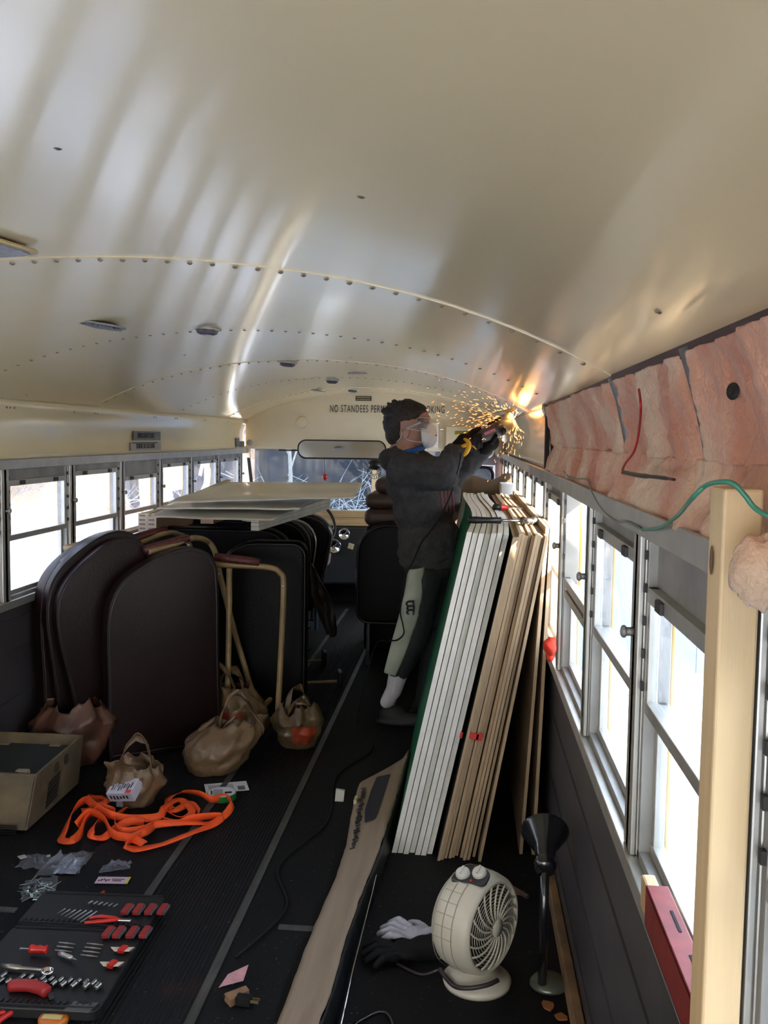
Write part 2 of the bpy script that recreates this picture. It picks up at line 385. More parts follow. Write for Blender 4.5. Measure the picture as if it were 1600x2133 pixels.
dr = {4: .085, 5: .035, 6: .0, 7: .03, 8: 0, 9: 0, 10: 0, 11: 0, 12: 0}
for i in range(len(RP)-1):
    window(n, 1, RP[i], RP[i+1], dr.get(i, .03), .275, gl_dirty, opened=(i == 6)); n += 1
# header panels (the left one whole, the right one only ahead of the cut)
def header(s, ya, yb, name, m):
    b = B()
    pr = [(1.160, 1.372), (1.176, 1.40), (1.178, 1.46), (1.172, 1.53), (1.158, 1.595), (1.146, 1.615), (1.146, 1.640)]
    b.grid(lambda u, v: Vector((s*(pr[int(round(v*6))][0]+.003*math.sin(u*17)*math.sin(v*9)), ya+(yb-ya)*u, pr[int(round(v*6))][1])), 60, 6)
    o = b.build(name, [m], smooth=True, solid=.004); struct(o); return o
hp = header(-1, Y0, Y1, 'wall_left_header', cream)
b = B()
for y0_ in (2.6, 4.03, 4.06, 4.10, 4.75, 5.02, 5.06, 6.0, 6.05, 6.45, 6.5, 7.2, 7.9):
    for z in (1.628, 1.605): b.cyl((-1.150, y0_, z), (-1.146, y0_, z), .005, 8)
struct(b.build('trim_60', [M('screw_head')]))
hr = header(1, 3.92, Y1, 'wall_right_header', M('peeled_cream_metal', (.55, .50, .40), .2, .35, .2, 9, .25, 8, coat=.3))
# outer skin behind the stripped bays
b = B(); b.bb(1.258, 1.272, Y0, Y1, 1.352, 1.72); struct(b.build('wall_right_outer', [M('galvanised', (.12, .13, .14), .5, .6, .4, 8)]))
b = B(); b.bb(-1.272, -1.258, Y0, Y1, 1.352, 1.72); struct(b.build('wall_left_outer', [yellowp]))
# unseen rear wall, doorway left open to let in more daylight
b = B(); b.bb(-1.2, -.42, Y0-.06, Y0, -.1, .75); b.bb(.42, 1.2, Y0-.06, Y0, -.1, .75); b.bb(-1.2, 1.2, Y0-.06, Y0, 1.55, 1.95)
for x0, x1 in ((-1.2, -1.05), (-.50, -.42), (.42, .50), (1.05, 1.2)): b.bb(x0, x1, Y0-.06, Y0, .75, 1.55)
struct(b.build('wall_back', [panelc]))
b = B()
for x0, x1 in ((-1.05, -.50), (.50, 1.05)): b.bb(x0, x1, Y0-.035, Y0-.03, .75, 1.55)
struct(b.build('window_40', [gl_dirty]))

# ------------------------------------------------------------------ stripped bays: batts, bows, cut edge
pinkm = M('pink_fibreglass', (.64, .37, .25), .95, 0, 0, 4.5, .5, 110, col2=(.50, .19, .11), sheen=.15, stretch=(1, 1.2, .9))
rr = [q for q in pinkm.node_tree.nodes if q.type == 'VALTORGB'][0]; e_ = rr.color_ramp.elements.new(.50); e_.color = (.62, .33, .215, 1); rr.color_ramp.elements[0].position = .30; rr.color_ramp.elements[-1].position = .6; rr.color_ramp.elements[-1].color = (.66, .46, .31, 1)
def cav(z):     # how far out the stripped wall lies at height z
    t_ = (1.64-z)/.27
    return 1.152+.050*math.sin(min(1, max(0, t_))*PI/2*1.15)
BOWS = [-.71, .005, .72, 1.435, 2.15, 2.865, 3.58]
bowm = M('grey_steel_bow', (.22, .24, .26), .5, .5, .5, 18)
def batt(ya, yb, z0, z1, seed, label, bulge):
    b = B(); bulge = bulge+.006
    def f(u, v):
        y = ya+(yb-ya)*u; z = z0+(z1-z0)*v
        e = min(u, 1-u, (v if z0 > 1.4 else v), 1-v); edge = min(1, min(.25+u*12, .25+(1-u)*12, .25+v*16, .25+(1-v)*16))
        q = Vector((y*7, z*7, seed)); nn = noise.noise(q)*.6+noise.noise(q*2.7)*.35+noise.noise(q*6)*.2+noise.noise(q*14)*.1
        rag = noise.noise(Vector((y*22, z*22, seed+5)))*.014
        fib = (1-abs(noise.noise(Vector((y*9+z*5, z*16, seed+2)))))**3*.005
        base = cav(z) if z0 > 1.4 else 1.172+.032*v
        x = base+.034-edge*(.026+bulge*.8+.026*nn+fib)
        return Vector((x, y+rag*(1 if .0 < v < 1 else 2), z+(rag if (v < .01 or v > .99) else 0)))
    b.grid(f, 90, 44)
    o = b.build('insulation_batt', [pinkm], smooth=True)
    return tag(o, label, 'insulation', 'pink insulation in the stripped wall')
lab = ['behind the upright stud', 'right above the second large window from the camera', 'above the third window, below the cut roof edge', 'farthest forward next to the remaining cream panel', 'out by the right edge of the photo']
names = {2: 'nearest the right edge of the photo, behind the upright stud', 3: 'beside the hanging red wire', 4: 'just ahead of the red wire', 5: 'farthest forward, next to the last cream wall panel'}
for i in range(0, 6):
    ya, yb = BOWS[i]-.012+.02*(i%2), BOWS[i+1]-.022+.02*(i%3)
    if i == 5: yb = 3.86
    nm = names.get(i, 'beside the camera, beyond the upright stud' if i == 1 else 'at the rear of the bus behind the camera')
    batt(ya, yb, 1.462, 1.632, i*3.1, 'upper pad of pink fibreglass '+nm, .022)
    batt(ya-.01, yb+.01, 1.366, 1.478, i*3.1+1.7, 'low pink fibreglass strip '+nm, .030)
for i, y in enumerate(BOWS[1:-1]):
    b = B()
    b.grid(lambda u, v: Vector((cav(1.365+.27*v)-.004, y-.028+.056*u, 1.365+.27*v)), 2, 14)
    struct(b.build('trim_%d' % (61+i), [bowm], smooth=True, solid=.004))
b = B()      # dark primed flange left along the cut edge of the roof lining
def fl(u, v):
    y = -.75+4.5*u; return Vector((1.150+.004*v, y, 1.642-v*(.022+.005*noise.noise(Vector((y*5, 0, 3))))))
b.grid(fl, 160, 2)
struct(b.build('trim_70', [M('maroon_primer', (.060, .018, .018), .55, .1, .4, 20)], solid=.003))
b = B(); b.bb(1.152, 1.168, 3.86, 3.91, 1.375, 1.62); struct(b.build('trim_71', [M('painted_gap_shade', (.015, .006, .006), .8)]))  # solid near-black strip painted in for the shade of the gap
# mould / hole spots and the torn tuft
b = B(); p = FX(1527, 815, 1.165); b.lathe([(.001, 0), (.006, .003), (.010, .001), (.011, 0)], p, (-1, -.6, 0), 14)
tag(b.build('screw_washer', [M('black_dirt', (.02, .016, .012), .9, 0, .5, 60)]), 'round dark grommet pressed into the pink insulation above the stud', 'grommet')
b = B(); c = FY(1592, 1188, .93)
b.ell(c, (.030, .03, .036), nu=30, nv=22, fn=lambda v: 1+.28*noise.noise(v*2.1+Vector((3, 1, 7)))+.14*noise.noise(v*5.5))
tag(b.build('insulation_tuft', [pinkm], smooth=True), 'torn tuft of pink insulation hanging beside the upright stud', 'insulation')
# wires
def wire(name, label, pts, r, m, n=8):
    b = B(); b.tube(spline(pts, 8), r, n); return tag(b.build(name, [m], smooth=True), label, 'wire')
grn = M('green_wire', (.05, .25, .16), .4); rdw = M('red_wire', (.42, .02, .02), .4)
wire('green_wire', 'thick green wire looping over the top of the upright stud', [FX(1338, 1103, 1.136), FX(1375, 1098, 1.128), FX(1410, 1075, 1.11), FX(1440, 1040, 1.08), FY(1470, 1012, 1.02), FY(1500, 1004, .975), FY(1528, 1008, .96), FY(1552, 1032, .955), FY(1575, 1060, .95), FY(1625, 1088, .92)], .0026, grn)
gw = wire('grey_wire', 'thin grey-green wire drooping along the insulation to the window header', [FX(1172, 980, 1.16), FX(1190, 997, 1.15), FX(1222, 999, 1.15), FX(1232, 1022, 1.14), FX(1247, 1050, 1.14), FX(1265, 1072, 1.14), FX(1285, 1087, 1.136), FX(1305, 1087, 1.136), FX(1338, 1103, 1.136)], .0022, M('grey_green', (.16, .22, .18), .5))
rw = wire('red_wire', 'short red wire standing out of the pink insulation', [FX(1331, 811, 1.110), FX(1335, 850, 1.107), FX(1331, 900, 1.125), FX(1321, 940, 1.125), FX(1303, 965, 1.125), FX(1297, 980, 1.125), FX(1301, 987, 1.125)], .0021, rdw)
b = B(); b.tube(spline([FX(1298, 984, 1.125), FX(1330, 990, 1.125), FX(1370, 994, 1.125), FX(1405, 999, 1.125)], 5), [.004]*8+[.003]*5+[.002]*3, 8)
b.build('sleeve', [blackp], rw, smooth=True)
# stud
t = thing('wooden_stud', 'upright pale pine stud standing against the stripped right wall', 'lumber', (0, 0, 0))
b = B(); b.hexa([Vector(v) for v in [(1.098, .998, 0), (1.138, .998, 0), (1.142, 1.052, 0), (1.100, 1.052, 0), (1.101, 1.0, 1.452), (1.141, 1.0, 1.452), (1.141, 1.055, 1.452), (1.101, 1.055, 1.452)]])
b.build('board', [M('pine_stud', (.74, .54, .30), .55, 0, .12, 3, .06, 40, stretch=(14, 14, .6))], t, bevel=.003)
b = B(); b.ell((1.0985, 1.030, 1.375), (.0015, .0045, .016), nu=10, nv=6); b.build('knot', [M('knot', (.12, .06, .03), .6)], t, smooth=True)

# ------------------------------------------------------------------ roof fittings
def fitting(px, py, name, label, cat, fn):
    p = ON(px, py); sl_ = (hz(abs(p.x)+.01)-hz(abs(p.x)-.01))/.02*(1 if p.x > 0 else -1)
    o = thing(name, label, cat, (p.x, p.y, p.z-.001), rot=(PI, math.atan(sl_), 0)); fn(o); return o
lens = M('lens_grey', (.28, .29, .33), .25, .1, .3, 60); 
def speaker(o):
    b = B(); b.lathe([(.098, 0), (.098, .004), (.092, .008), (.088, .006)], n=36); b.build('rim', [alumd], o, smooth=True)
    b = B(); b.lathe([(.088, .004), (.06, .009), (.001, .011)], n=36)
    for k in range(-8, 9):
        h_ = math.sqrt(max(0, .084**2-(k*.0098)**2)); b.bb(k*.0098-.0012, k*.0098+.0012, -h_, h_, .008, .0125)
    b.build('grille', [lens], o)
    for a in range(4): b = B(); b.lathe([(.005, .008), (.001, .011)], (.09*math.cos(a*PI/2+.5), .09*math.sin(a*PI/2+.5), 0), n=8); b.build('screw', [M('black_dirt')], o)
fitting(201, 673, 'ceiling_speaker', 'round grey speaker grille in the roof lining', 'speaker', speaker)
def dome(sz):
    def f(o):
        b = B(); b.prism([(sz*math.cos(a), sz*.62*math.sin(a)) for a in [k*PI/4+PI/8 for k in range(8)]], 0, .008, 'xy'); b.build('base', [alum], o, bevel=.002)
        b = B(); b.lathe([(sz*.8, .006), (sz*.72, .02), (sz*.45, .026), (.001, .027)], n=8); b.build('lens', [M('dark_lens', (.16, .14, .16), .15, 0, .3, 60)], o)
    return f
fitting(432, 683, 'dome_light', 'faceted dome light with dark lens, nearest one right of the speaker grille', 'light', dome(.055))
fitting(599, 754, 'dome_light', 'chrome-rimmed dome light midway along the roof, beyond the faceted one', 'light', dome(.055))
fitting(692, 791, 'dome_light', 'small dome light in the roof close to the front lettering', 'light', dome(.055))
fitting(735, 811, 'dome_light', 'last dome light ahead above the front bulkhead plate', 'light', dome(.05))
def vent(o):
    b = B(); b.prism(rrect(.19, .12, .05, 5), 0, .006, 'xy'); b.build('plate', [lens], o, bevel=.002)
fitting(757, 775, 'roof_vent', 'flat grey oval vent in the roof above the front lettering', 'vent', vent)
fitting(655, 812, 'roof_vent', 'thin tan oval vent left of the front lettering', 'vent', vent)
def hatch(o):
    b = B(); b.prism(rrect(.30, .30, .04, 5), 0, .008, 'xy'); b.build('rim', [M('brass_edge', (.45, .33, .15), .4, .3)], o, bevel=.002)
    b = B(); b.prism(rrect(.27, .27, .03, 5), .006, .011, 'xy'); b.build('panel', [lens], o)
p = ON(4, 492); 
o = thing('roof_light', 'grey panel of a roof light cut off by the left edge of the photo', 'light', (p.x-.135, p.y-.005, hz(p.x-.13)-.002), rot=(PI, 0, -.2)); hatch(o)

# ------------------------------------------------------------------ bulkhead, windscreen, front fittings
b = B()
top = [(x, z+.0) for x, z in FULL]
b.mesh([Vector((x, 8.6, z)) for x, z in top]+[Vector((x, 8.6, 1.375+.0*x)) for x, z in top], [(k, k+1, len(top)+k+1, len(top)+k) for k in range(len(top)-1)])
b.bb(-1.2, -1.12, 8.6, 8.63, .75, 1.38); b.bb(1.16, 1.2, 8.6, 8.63, 0, 1.38)
b.mi = 1; b.bb(-1.2, .55, 8.6, 8.63, 0, .70)
struct(b.build('wall_front', [panelc, dgrey], solid=.01))
o = thing('windscreen', 'wide split windscreen across the front of the bus', 'windscreen', (0, 9.0, .78)); struct(o); o.name = 'window_41'
del o['category'];
b = B(); b.bb(-1.16, -.04, -.003, .003, 0, .60); b.bb(.02, .60, -.003, .003, 0, .60); b.build('pane', [gl_dimmed], o)
b = B(); b.bb(-.04, .02, -.02, .02, 0, .62); b.bb(-1.2, 1.2, -.02, .03, .59, .66); b.bb(-1.2, 1.2, -.02, .03, -.06, .0); b.bb(.60, .66, -.02, .02, -.8, .62); b.build('frame', [panelc], o)
b = B(); b.hexa([Vector(v) for v in [(-1.08, -.42, 0), (-1.05, -.42, 0), (-1.05, -.40, 0), (-1.08, -.40, 0), (-1.155, -.40, .60), (-1.13, -.40, .60), (-1.13, -.38, .60), (-1.155, -.38, .60)]]); b.build('gasket', [blackr], o)
b = B(); b.bb(-1.2, 1.2, 8.6, 9.02, 1.375, 1.40); b.bb(-1.2, .6, 8.6, 9.0, .70, .76); b.bb(-1.22, -1.2, 8.6, 9.02, -.1, .78); b.bb(-1.2, .62, 9.0, 9.02, -.1, .76)
b.bb(-1.2, -1.17, 8.6, 9.0, .76, .80); struct(b.build('trim_72', [panelc]))
b = B(); b.bb(-.85, -.10, 8.585, 8.59, 1.36, 1.372); struct(b.build('trim_73', [blackr]))
blackt = M('black_lettering', (.012, .012, .012), .6)
o = text('painted_notice', 'NO STANDEES PERMITTED - NO SMOKING', .093, blackt, loc=(.128, 8.588, 1.742), sxy=(.485, 1, 1), space=1.22)
tag(o, 'black painted lettering NO STANDEES PERMITTED NO SMOKING across the front bulkhead', 'lettering')
def plate(name, label, cat, x0, x1, z0, z1, m, y=8.588, th=.006, bev=.001):
    b = B(); b.bb(x0, x1, y-th, y, z0, z1); return tag(b.build(name, [m], bevel=bev), label, cat)
o = plate('warning_plate', 'small black and yellow plate above the bulkhead lettering', 'sign', -.155, -.012, 1.817, 1.857, blackp)
b = B()
for zz in (1.846, 1.828):
    xx = -.145
    while xx < -.025:
        l = random.uniform(.004, .012); b.bb(xx, xx+l, 8.580, 8.582, zz-.004, zz+.004); xx += l+.003
b.build('lettering', [M('yellow_print', (.6, .45, .05), .5)], o)
o = plate('wall_speaker', 'white rounded box on the bulkhead beside the dust mask', 'box', .50, .593, 1.40, 1.63, M('white_box', (.75, .73, .68), .4), th=.06, bev=.015)
o = plate('control_panel', 'cream cabinet on the bulkhead behind the grinder', 'cabinet', .655, 1.02, 1.36, 1.60, panelc, th=.05, bev=.008)
o2 = plate('yellow_label', 'yellow-green label on the cream cabinet at the front', 'label', .734, .874, 1.527, 1.56, M('yellow_green', (.45, .45, .06), .6), y=8.536, th=.002)
b = B(); xx = .745
while xx < .86:
    l = random.uniform(.004, .012)
    for zz in (1.551, 1.536): b.bb(xx, xx+l, 8.532, 8.535, zz-.003, zz+.003)
    xx += l+.004
b.build('lettering', [blackt], o2)
for i, (x, z) in enumerate(((1.03, 1.40), (1.135, 1.405))):
    b = B(); b.ell((x, 8.42, z), (.055, .05, .075), nu=20, nv=14); tag(b.build('header_pad', [M('cream_pad', (.62, .55, .42), .5)], smooth=True), ('left' if i == 0 else 'right')+' one of two round cream pads hanging under the cream cabinet at the front', 'pad')
b = B(); b.lathe([(.055, 0), (.055, .006), (.04, .012), (.001, .014)], (-.64, 8.59, 1.62), (0, -1, 0), 28); struct(b.build('trim_74', [panelc], smooth=True))
b = B(); b.lathe([(.028, 0), (.028, .004), (.020, .006)], (-1.11, 8.55, 1.43), (.3, -1, 0), 20); tag(b.build('round_gauge', [alumd], smooth=True), 'small round ring fitting in the front left corner above the windows', 'fitting')
# stickers on the left header
def sticker(name, label, px0, py0, px1, py1, m):
    a = FX(px0, py0, -1.166); c = FX(px1, py1, -1.166)
    o = thing(name, label, 'sign', (-1.164, (a.y+c.y)/2, (a.z+c.z)/2), PI/2)
    wd, hh = abs(c.y-a.y), abs(a.z-c.z)
    b = B(); b.bb(-wd/2, wd/2, -.003, 0, -hh/2, hh/2); b.build('backing', [m], o); return o, wd, hh
slm = M('silver_sticker', (.20, .20, .19), .5, 0, .3, 30); 
o, wd, hh = sticker('exit_sticker', 'dark sticker reading EMERGENCY EXIT on the left header panel', 277, 898, 333, 917, slm)
text('lettering', 'EMERGENCY EXIT', hh*.62, blackt, o, (-wd*.06, -.005, 0), sxy=(.80*wd/.36, 1.3, 1))
o, wd, hh = sticker('exit_sticker', 'pale strip reading SORTIE DE SECOURS below the EMERGENCY EXIT sticker', 271, 921, 334, 937, M('pale_sticker', (.42, .40, .34), .5))
text('lettering', 'SORTIE DE SECOURS', hh*.62, blackt, o, (-wd*.04, -.005, 0), sxy=(.72*wd/.36, 1.3, 1))
b = B(); b.bb(-wd*.46, wd*.36, -.005, -.003, hh*.36, hh*.46); b.build('border', [blackt], o)
o, wd, hh = sticker('corner_sticker', 'taller of two small grey stickers in the front left corner', 491, 912, 498, 931, slm)
b = B(); [b.bb(-wd*.3, wd*.3, -.005, -.003, hh*(q-.03), hh*(q+.03)) for q in (-.3, -.1, .1, .3)]; b.build('lettering', [blackt], o)
o, wd, hh = sticker('corner_sticker', 'shorter of two small grey stickers in the front left corner', 499, 919, 508, 931, slm)
b = B(); [b.bb(-wd*.3, wd*.3, -.005, -.003, hh*(q-.05), hh*(q+.05)) for q in (-.2, .2)]; b.build('lettering', [blackt], o)
# interior mirror
t = thing('driver_mirror', 'long rounded rear-view mirror above the windscreen', 'mirror', (-.185, 7.9, 1.388), rot=(math.radians(-7), 0, math.radians(9)))
b = B(); b.prism(rrect(.735, .160, .07, 8), -.012, .02); b.build('housing', [blackp], t, bevel=.004)
b = B(); b.prism(rrect(.71, .136, .06, 8), -.0155, -.011); b.build('glass', [M('mirror_glass', (.75, .75, .75), .03, 1)], t)
b = B(); b.cyl((0, .02, .02), (0, .70, .10), .008, 8); b.build('bracket', [blackp], t)
# hanging ornament, fan, wiper
b = B(); c = FY(677, 993, 8.2); b.ell(c, (.024, .024, .026), nu=14, nv=10); b.ell(c+Vector((0, 0, -.025)), (.012, .012, .01), nu=10, nv=6)
o = tag(b.build('hanging_ornament', [redp], smooth=True), 'round red ornament hanging from the driver mirror', 'ornament')
b = B(); b.cyl(c+Vector((0, 0, .02)), c+Vector((-.01, 0, .17)), .0025, 6); b.build('cord', [blackp], o)
t = thing('dash_fan', 'black defroster fan hanging beside the driver mirror', 'fan', FY(781, 968, 8.1))
b = B(); b.lathe([(.03, -.05), (.045, -.02), (.045, .03), (.02, .05)], (0, 0, 0), (1, -.5, 0), 16); b.build('motor', [blackp], t, smooth=True)
b = B()
for k in range(16):
    a = k*PI/8; b.tube([Vector((0, -.03, -.06))+Vector((.02*math.cos(a), 0, .02*math.sin(a))), Vector((0, -.05, -.06))+Vector((.06*math.cos(a), 0, .05*math.sin(a)))], .003, 5)
b.lathe([(.055, -.05), (.06, -.047), (.06, -.04)], (0, 0, -.06), (0, 1, 0), 18, caps=False); b.build('guard', [blackp], t)
# dash, boards across the windscreen, gauges, steering wheel
t = thing('dashboard', 'black dashboard with round gauges', 'dashboard', (-.25, 8.35, 0))
b = B(); b.hexa([Vector(v) for v in [(-.75, -.05, .2), (.62, -.05, .2), (.62, .24, .2), (-.75, .24, .2), (-.75, .08, .69), (.62, .08, .69), (.62, .24, .69), (-.75, .24, .69)]]); b.build('body', [M('dash_black', (.010, .010, .012), .55, 0, .3, 8)], t, bevel=.02)
for (px, py, r_g) in ((697, 1137, .062), (718, 1112, .05)):
    c = FY(px, py, 8.34)-Vector((-.25, 8.35, 0)); b = B(); b.lathe([(r_g, 0), (r_g, .03), (r_g*.93, .034), (r_g*.9, .02)], c, (0, -1, 0), 24); g = b.build('gauge', [chrome], t, smooth=True)
    b = B(); b.lathe([(r_g*.9, .018), (.001, .018)], c, (0, -1, 0), 24, caps=False); b.build('dial', [M('dial', (.06, .06, .055), .2)], g)
    b = B()
    for k in range(9):
        a = -.6+k*.55; b.box(c+Vector((r_g*.72*math.cos(a), -.021, r_g*.72*math.sin(a))), (.008, .002, .003), (0, -a, 0))
    b.box(c+Vector((.01, -.023, .01)), (r_g*.8, .002, .003), (0, -.7, 0)); b.build('marking', [paper], g)
c = FY(731, 1138, 8.30)-Vector((-.25, 8.35, 0)); b = B(); b.box(c, (.05, .012, .05), (0, .25, 0)); b.build('switch_plate', [M('cream_tag', (.6, .5, .3), .5)], t, bevel=.004)
for i, (z0, z1) in enumerate(((.775, .835), (.70, .772))):
    b = B(); b.bb(-1.1, .25, 8.50, 8.54, z0, z1); b.bb(-1.1, .25, 8.54, 8.58, z1-.02, z1)
    tag(b.build('pine_board', [woody], bevel=.003), ('upper' if i == 0 else 'lower')+' of two pine boards laid across below the windscreen', 'lumber')
t = thing('steering_wheel', 'large thin black steering wheel seen side-on in front of the windscreen', 'steering wheel', (-.44, 7.82, .80), rot=(math.radians(38), math.radians(42), 0))
b = B(); b.tube([(.235*math.cos(a), .235*math.sin(a), 0) for a in [k*2*PI/40 for k in range(40)]], .0125, 10, closed=True); b.build('rim', [blackp], t, smooth=True)
b = B(); [b.tube([(0, 0, -.04), (.23*math.cos(a), .23*math.sin(a), 0)], .011, 8) for a in (.5, 2.6, 4.7)]; b.lathe([(.05, -.06), (.05, -.02), (.02, -.01)]); b.build('spoke', [blackp], t, smooth=True)
b = B(); b.cyl((0, 0, -.05), (.0, 0, -.5), .022, 12); b.build('column', [blackp], t, smooth=True)
# entry door glimpsed at the front right
d = struct(empty('door_1', (0, 8.6, 0)))
b = B(); b.bb(.66, 1.16, -.01, .02, 0, .95); b.bb(.66, .70, -.01, .02, .95, 1.38); b.bb(1.10, 1.16, -.01, .02, .95, 1.38); b.bb(.70, 1.10, -.01, .02, 1.26, 1.38); b.build('leaf', [M('grey_lilac', (.20, .20, .27), .5)], d)
b = B(); b.tube([(.90+x, 0, 1.12+z) for x, z in rrect(.36, .24, .07, 6)], .014, 8, closed=True); b.build('gasket', [blackr], d, smooth=True)
b = B(); b.bb(.72, 1.08, .01, .013, .99, 1.25); b.build('pane', [gl_dimmed], d)
b = B(); b.bb(1.148, 1.20, 8.40, 8.56, 1.12, 1.33); b.mi = 1; b.bb(1.140, 1.149, 8.42, 8.53, 1.28, 1.32)
tag(b.build('door_control_box', [M('orange_yellow', (.90, .40, .03), .4), blackp], bevel=.006), 'bright orange-yellow box in the front right corner', 'box')

# ================================================================== OUTDOORS
GZ = -.9
snow = M('snow', (.50, .53, .60), .75, 0, .06, 1.5, .3, 3)
def ground(u, v):
    x = -70+140*u; y = -60+150*v
    d = max(0, abs(x)-3)
    z = GZ+.18*min(1, d/3)*noise.noise(Vector((x*.25, y*.25, 0)))+.02*noise.noise(Vector((x*1.3, y*1.3, 4)))
    if x < -9: z += min(1.2, (-9-x)*.08)
    return Vector((x, y, z))
b = B(); b.grid(ground, 140, 150); o = b.build('snow_ground', [snow], smooth=True); struct(o)
# wooded slope all round on the left and ahead
brush = M('brush_painted_shaded', (.045, .034, .028), .9, 0, 0, 1.6, .8, 8, col2=(.010, .010, .017), stretch=(1, 1, .35))  # slope ahead coloured dark to stand for its shade
def slope(u, v):
    a = math.radians(-50+265*u)   # direction from the bus, 90 deg = ahead
    a = math.radians(215)-math.radians(205)*u
    R = 27+4*noise.noise(Vector((u*9, 0, 1)))+v*14
    if a < math.radians(75): R += 18
    z = GZ-.3+v*(8.5+2.5*noise.noise(Vector((u*14, 3, 0))))+.5*noise.noise(Vector((u*60, v*9, 2)))
    return Vector((R*math.cos(a), 2+R*math.sin(a), z))
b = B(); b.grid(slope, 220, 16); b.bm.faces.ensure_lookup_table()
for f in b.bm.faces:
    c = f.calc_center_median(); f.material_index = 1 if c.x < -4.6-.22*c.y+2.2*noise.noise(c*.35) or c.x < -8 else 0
o = b.build('woodland_slope', [brush, M('brush_painted_sunlit', (.50, .36, .18), .9, 0, 0, .35, .8, 8, col2=(.07, .07, .09), stretch=(1, 1, .5))], smooth=True); struct(o)  # left part coloured golden to stand for sunlight on the brush
bark = M('bark', (.035, .028, .026), .9, 0, .4, 6); birch = M('birch_bark', (.36, .34, .33), .7, 0, .35, 10, stretch=(1, 1, 6))
frost = M('frosted_twig', (.34, .38, .44), .7)
def tree_mesh(h, r, seed, mt, depth=4, spread=.55):
    rnd = random.Random(seed); b = B()
    def br(p, d, l, r, dep):
        q = p+d*l; mid = p+d*l*.5+Vector((rnd.uniform(-1, 1), rnd.uniform(-1, 1), 0))*l*.05
        b.tube([p, mid, q], [r, r*.82, r*.62], 6 if dep > 2 else 4, cap=False)
        if dep == 0: return
        for k in range(rnd.choice((2, 3, 3)) if dep < depth else 5):
            t = rnd.uniform(.45, 1) if dep < depth else rnd.uniform(.35, 1)
            nd = (d+Vector((rnd.uniform(-1, 1), rnd.uniform(-1, 1), rnd.uniform(-.1, .5)))*spread*1.4).normalized()
            br(p+d*l*t, nd, l*rnd.uniform(.5, .72), r*.5, dep-1)
    br(Vector((0, 0, 0)), Vector((rnd.uniform(-.05, .05), rnd.uniform(-.05, .05), 1)).normalized(), h*.55, r, depth)
    return b
protos = [tree_mesh(9, .14, s, bark).build('bare_tree', [bark]) for s in (3, 5, 9)]
spots = [(-16, 4), (-19, 11), (-15, 16), (-22, 17), (-17, 22), (-12, 25), (-9, 28), (-20, 27), (-5, 26), (1, 27), (6, 28), (11, 30), (-13, 31), (-24, 8), (-2, 31), (15, 27), (20, 22), (24, 16)]
for i, (x, y) in enumerate(spots):
    o = protos[i] if i < 3 else copy_tree(protos[i % 3])
    o.location = (x, y, GZ-.1); o.rotation_euler = (0, 0, i*1.3); o.scale = (1, 1, .85+.3*random.random())
    tag(o, 'bare leafless tree in the woods outside the bus windows', 'tree', 'bare trees in the woods outside')
for i, (x, y, nm) in enumerate(((-3.6, 15.5, 'thicker of the two pale birches'), (-2.5, 18.2, 'thinner of the two pale birches'))):
    o = tree_mesh(6, .07-.02*i, 20+i, birch, 3, .5).build('birch_tree', [birch]); o.location = (x, y, GZ)
    tag(o, nm+' seen through the left of the windscreen', 'tree')
def shrub(seed, w, h, n, m):
    rnd = random.Random(seed); b = B()
    for k in range(n):
        a = rnd.uniform(0, 2*PI); l = h*rnd.uniform(.5, 1.1); p = Vector((rnd.uniform(-w, w), rnd.uniform(-.4, .4), 0)); q = p+Vector((math.cos(a)*l*.7, math.sin(a)*l*.35, l*rnd.uniform(.5, 1)))
        e = q+Vector((math.cos(a)*l*.5, 0, -l*rnd.uniform(-.2, .4))); J_ = lambda m_: Vector((rnd.uniform(-m_, m_), rnd.uniform(-m_, m_), rnd.uniform(-m_, m_)))
        b.tube([p, p.lerp(q, .25)+J_(.06), (p+q)/2+Vector((0, 0, l*.12))+J_(.08), p.lerp(q, .75)+J_(.08), q, q.lerp(e, .5)+J_(.08), e], [.008, .008, .007, .006, .005, .004, .003], 4, cap=False)
        for j in range(6):
            s_ = p.lerp(q, rnd.uniform(.4, 1)); b.tube([s_, s_+Vector((rnd.uniform(-.4, .4), rnd.uniform(-.2, .2), rnd.uniform(-.1, .4)))], [.004, .002], 3, cap=False)
    return b.build('frosty_shrub', [m])
for i, (x, y, s_, nm) in enumerate([(-3.6, 13.5, 1, 'in front of the two pale birches'), (-2.2, 14.2, 2, 'left of the hanging red ornament'), (-1.2, 13.4, 3, 'behind the hanging red ornament'), (-.3, 13.2, 4, 'right of the hanging red ornament'), (.6, 13.6, 5, 'behind the black defroster fan')]):
    o = shrub(s_, .8, 1.75, 46, frost); o.location = (x, y, GZ+.1); tag(o, 'frosty tangled leafless shrub '+nm, 'shrub', 'frosted shrubs ahead of the bus')
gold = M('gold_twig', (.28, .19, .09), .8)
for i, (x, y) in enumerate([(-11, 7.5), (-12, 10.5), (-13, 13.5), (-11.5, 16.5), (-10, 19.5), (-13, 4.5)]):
    o = shrub(30+i, 1.3, 2.6, 120, gold); o.location = (x, y, GZ+.3); tag(o, 'golden brown thicket beyond the frosted left windows', 'shrub', 'golden thickets outside the left windows')
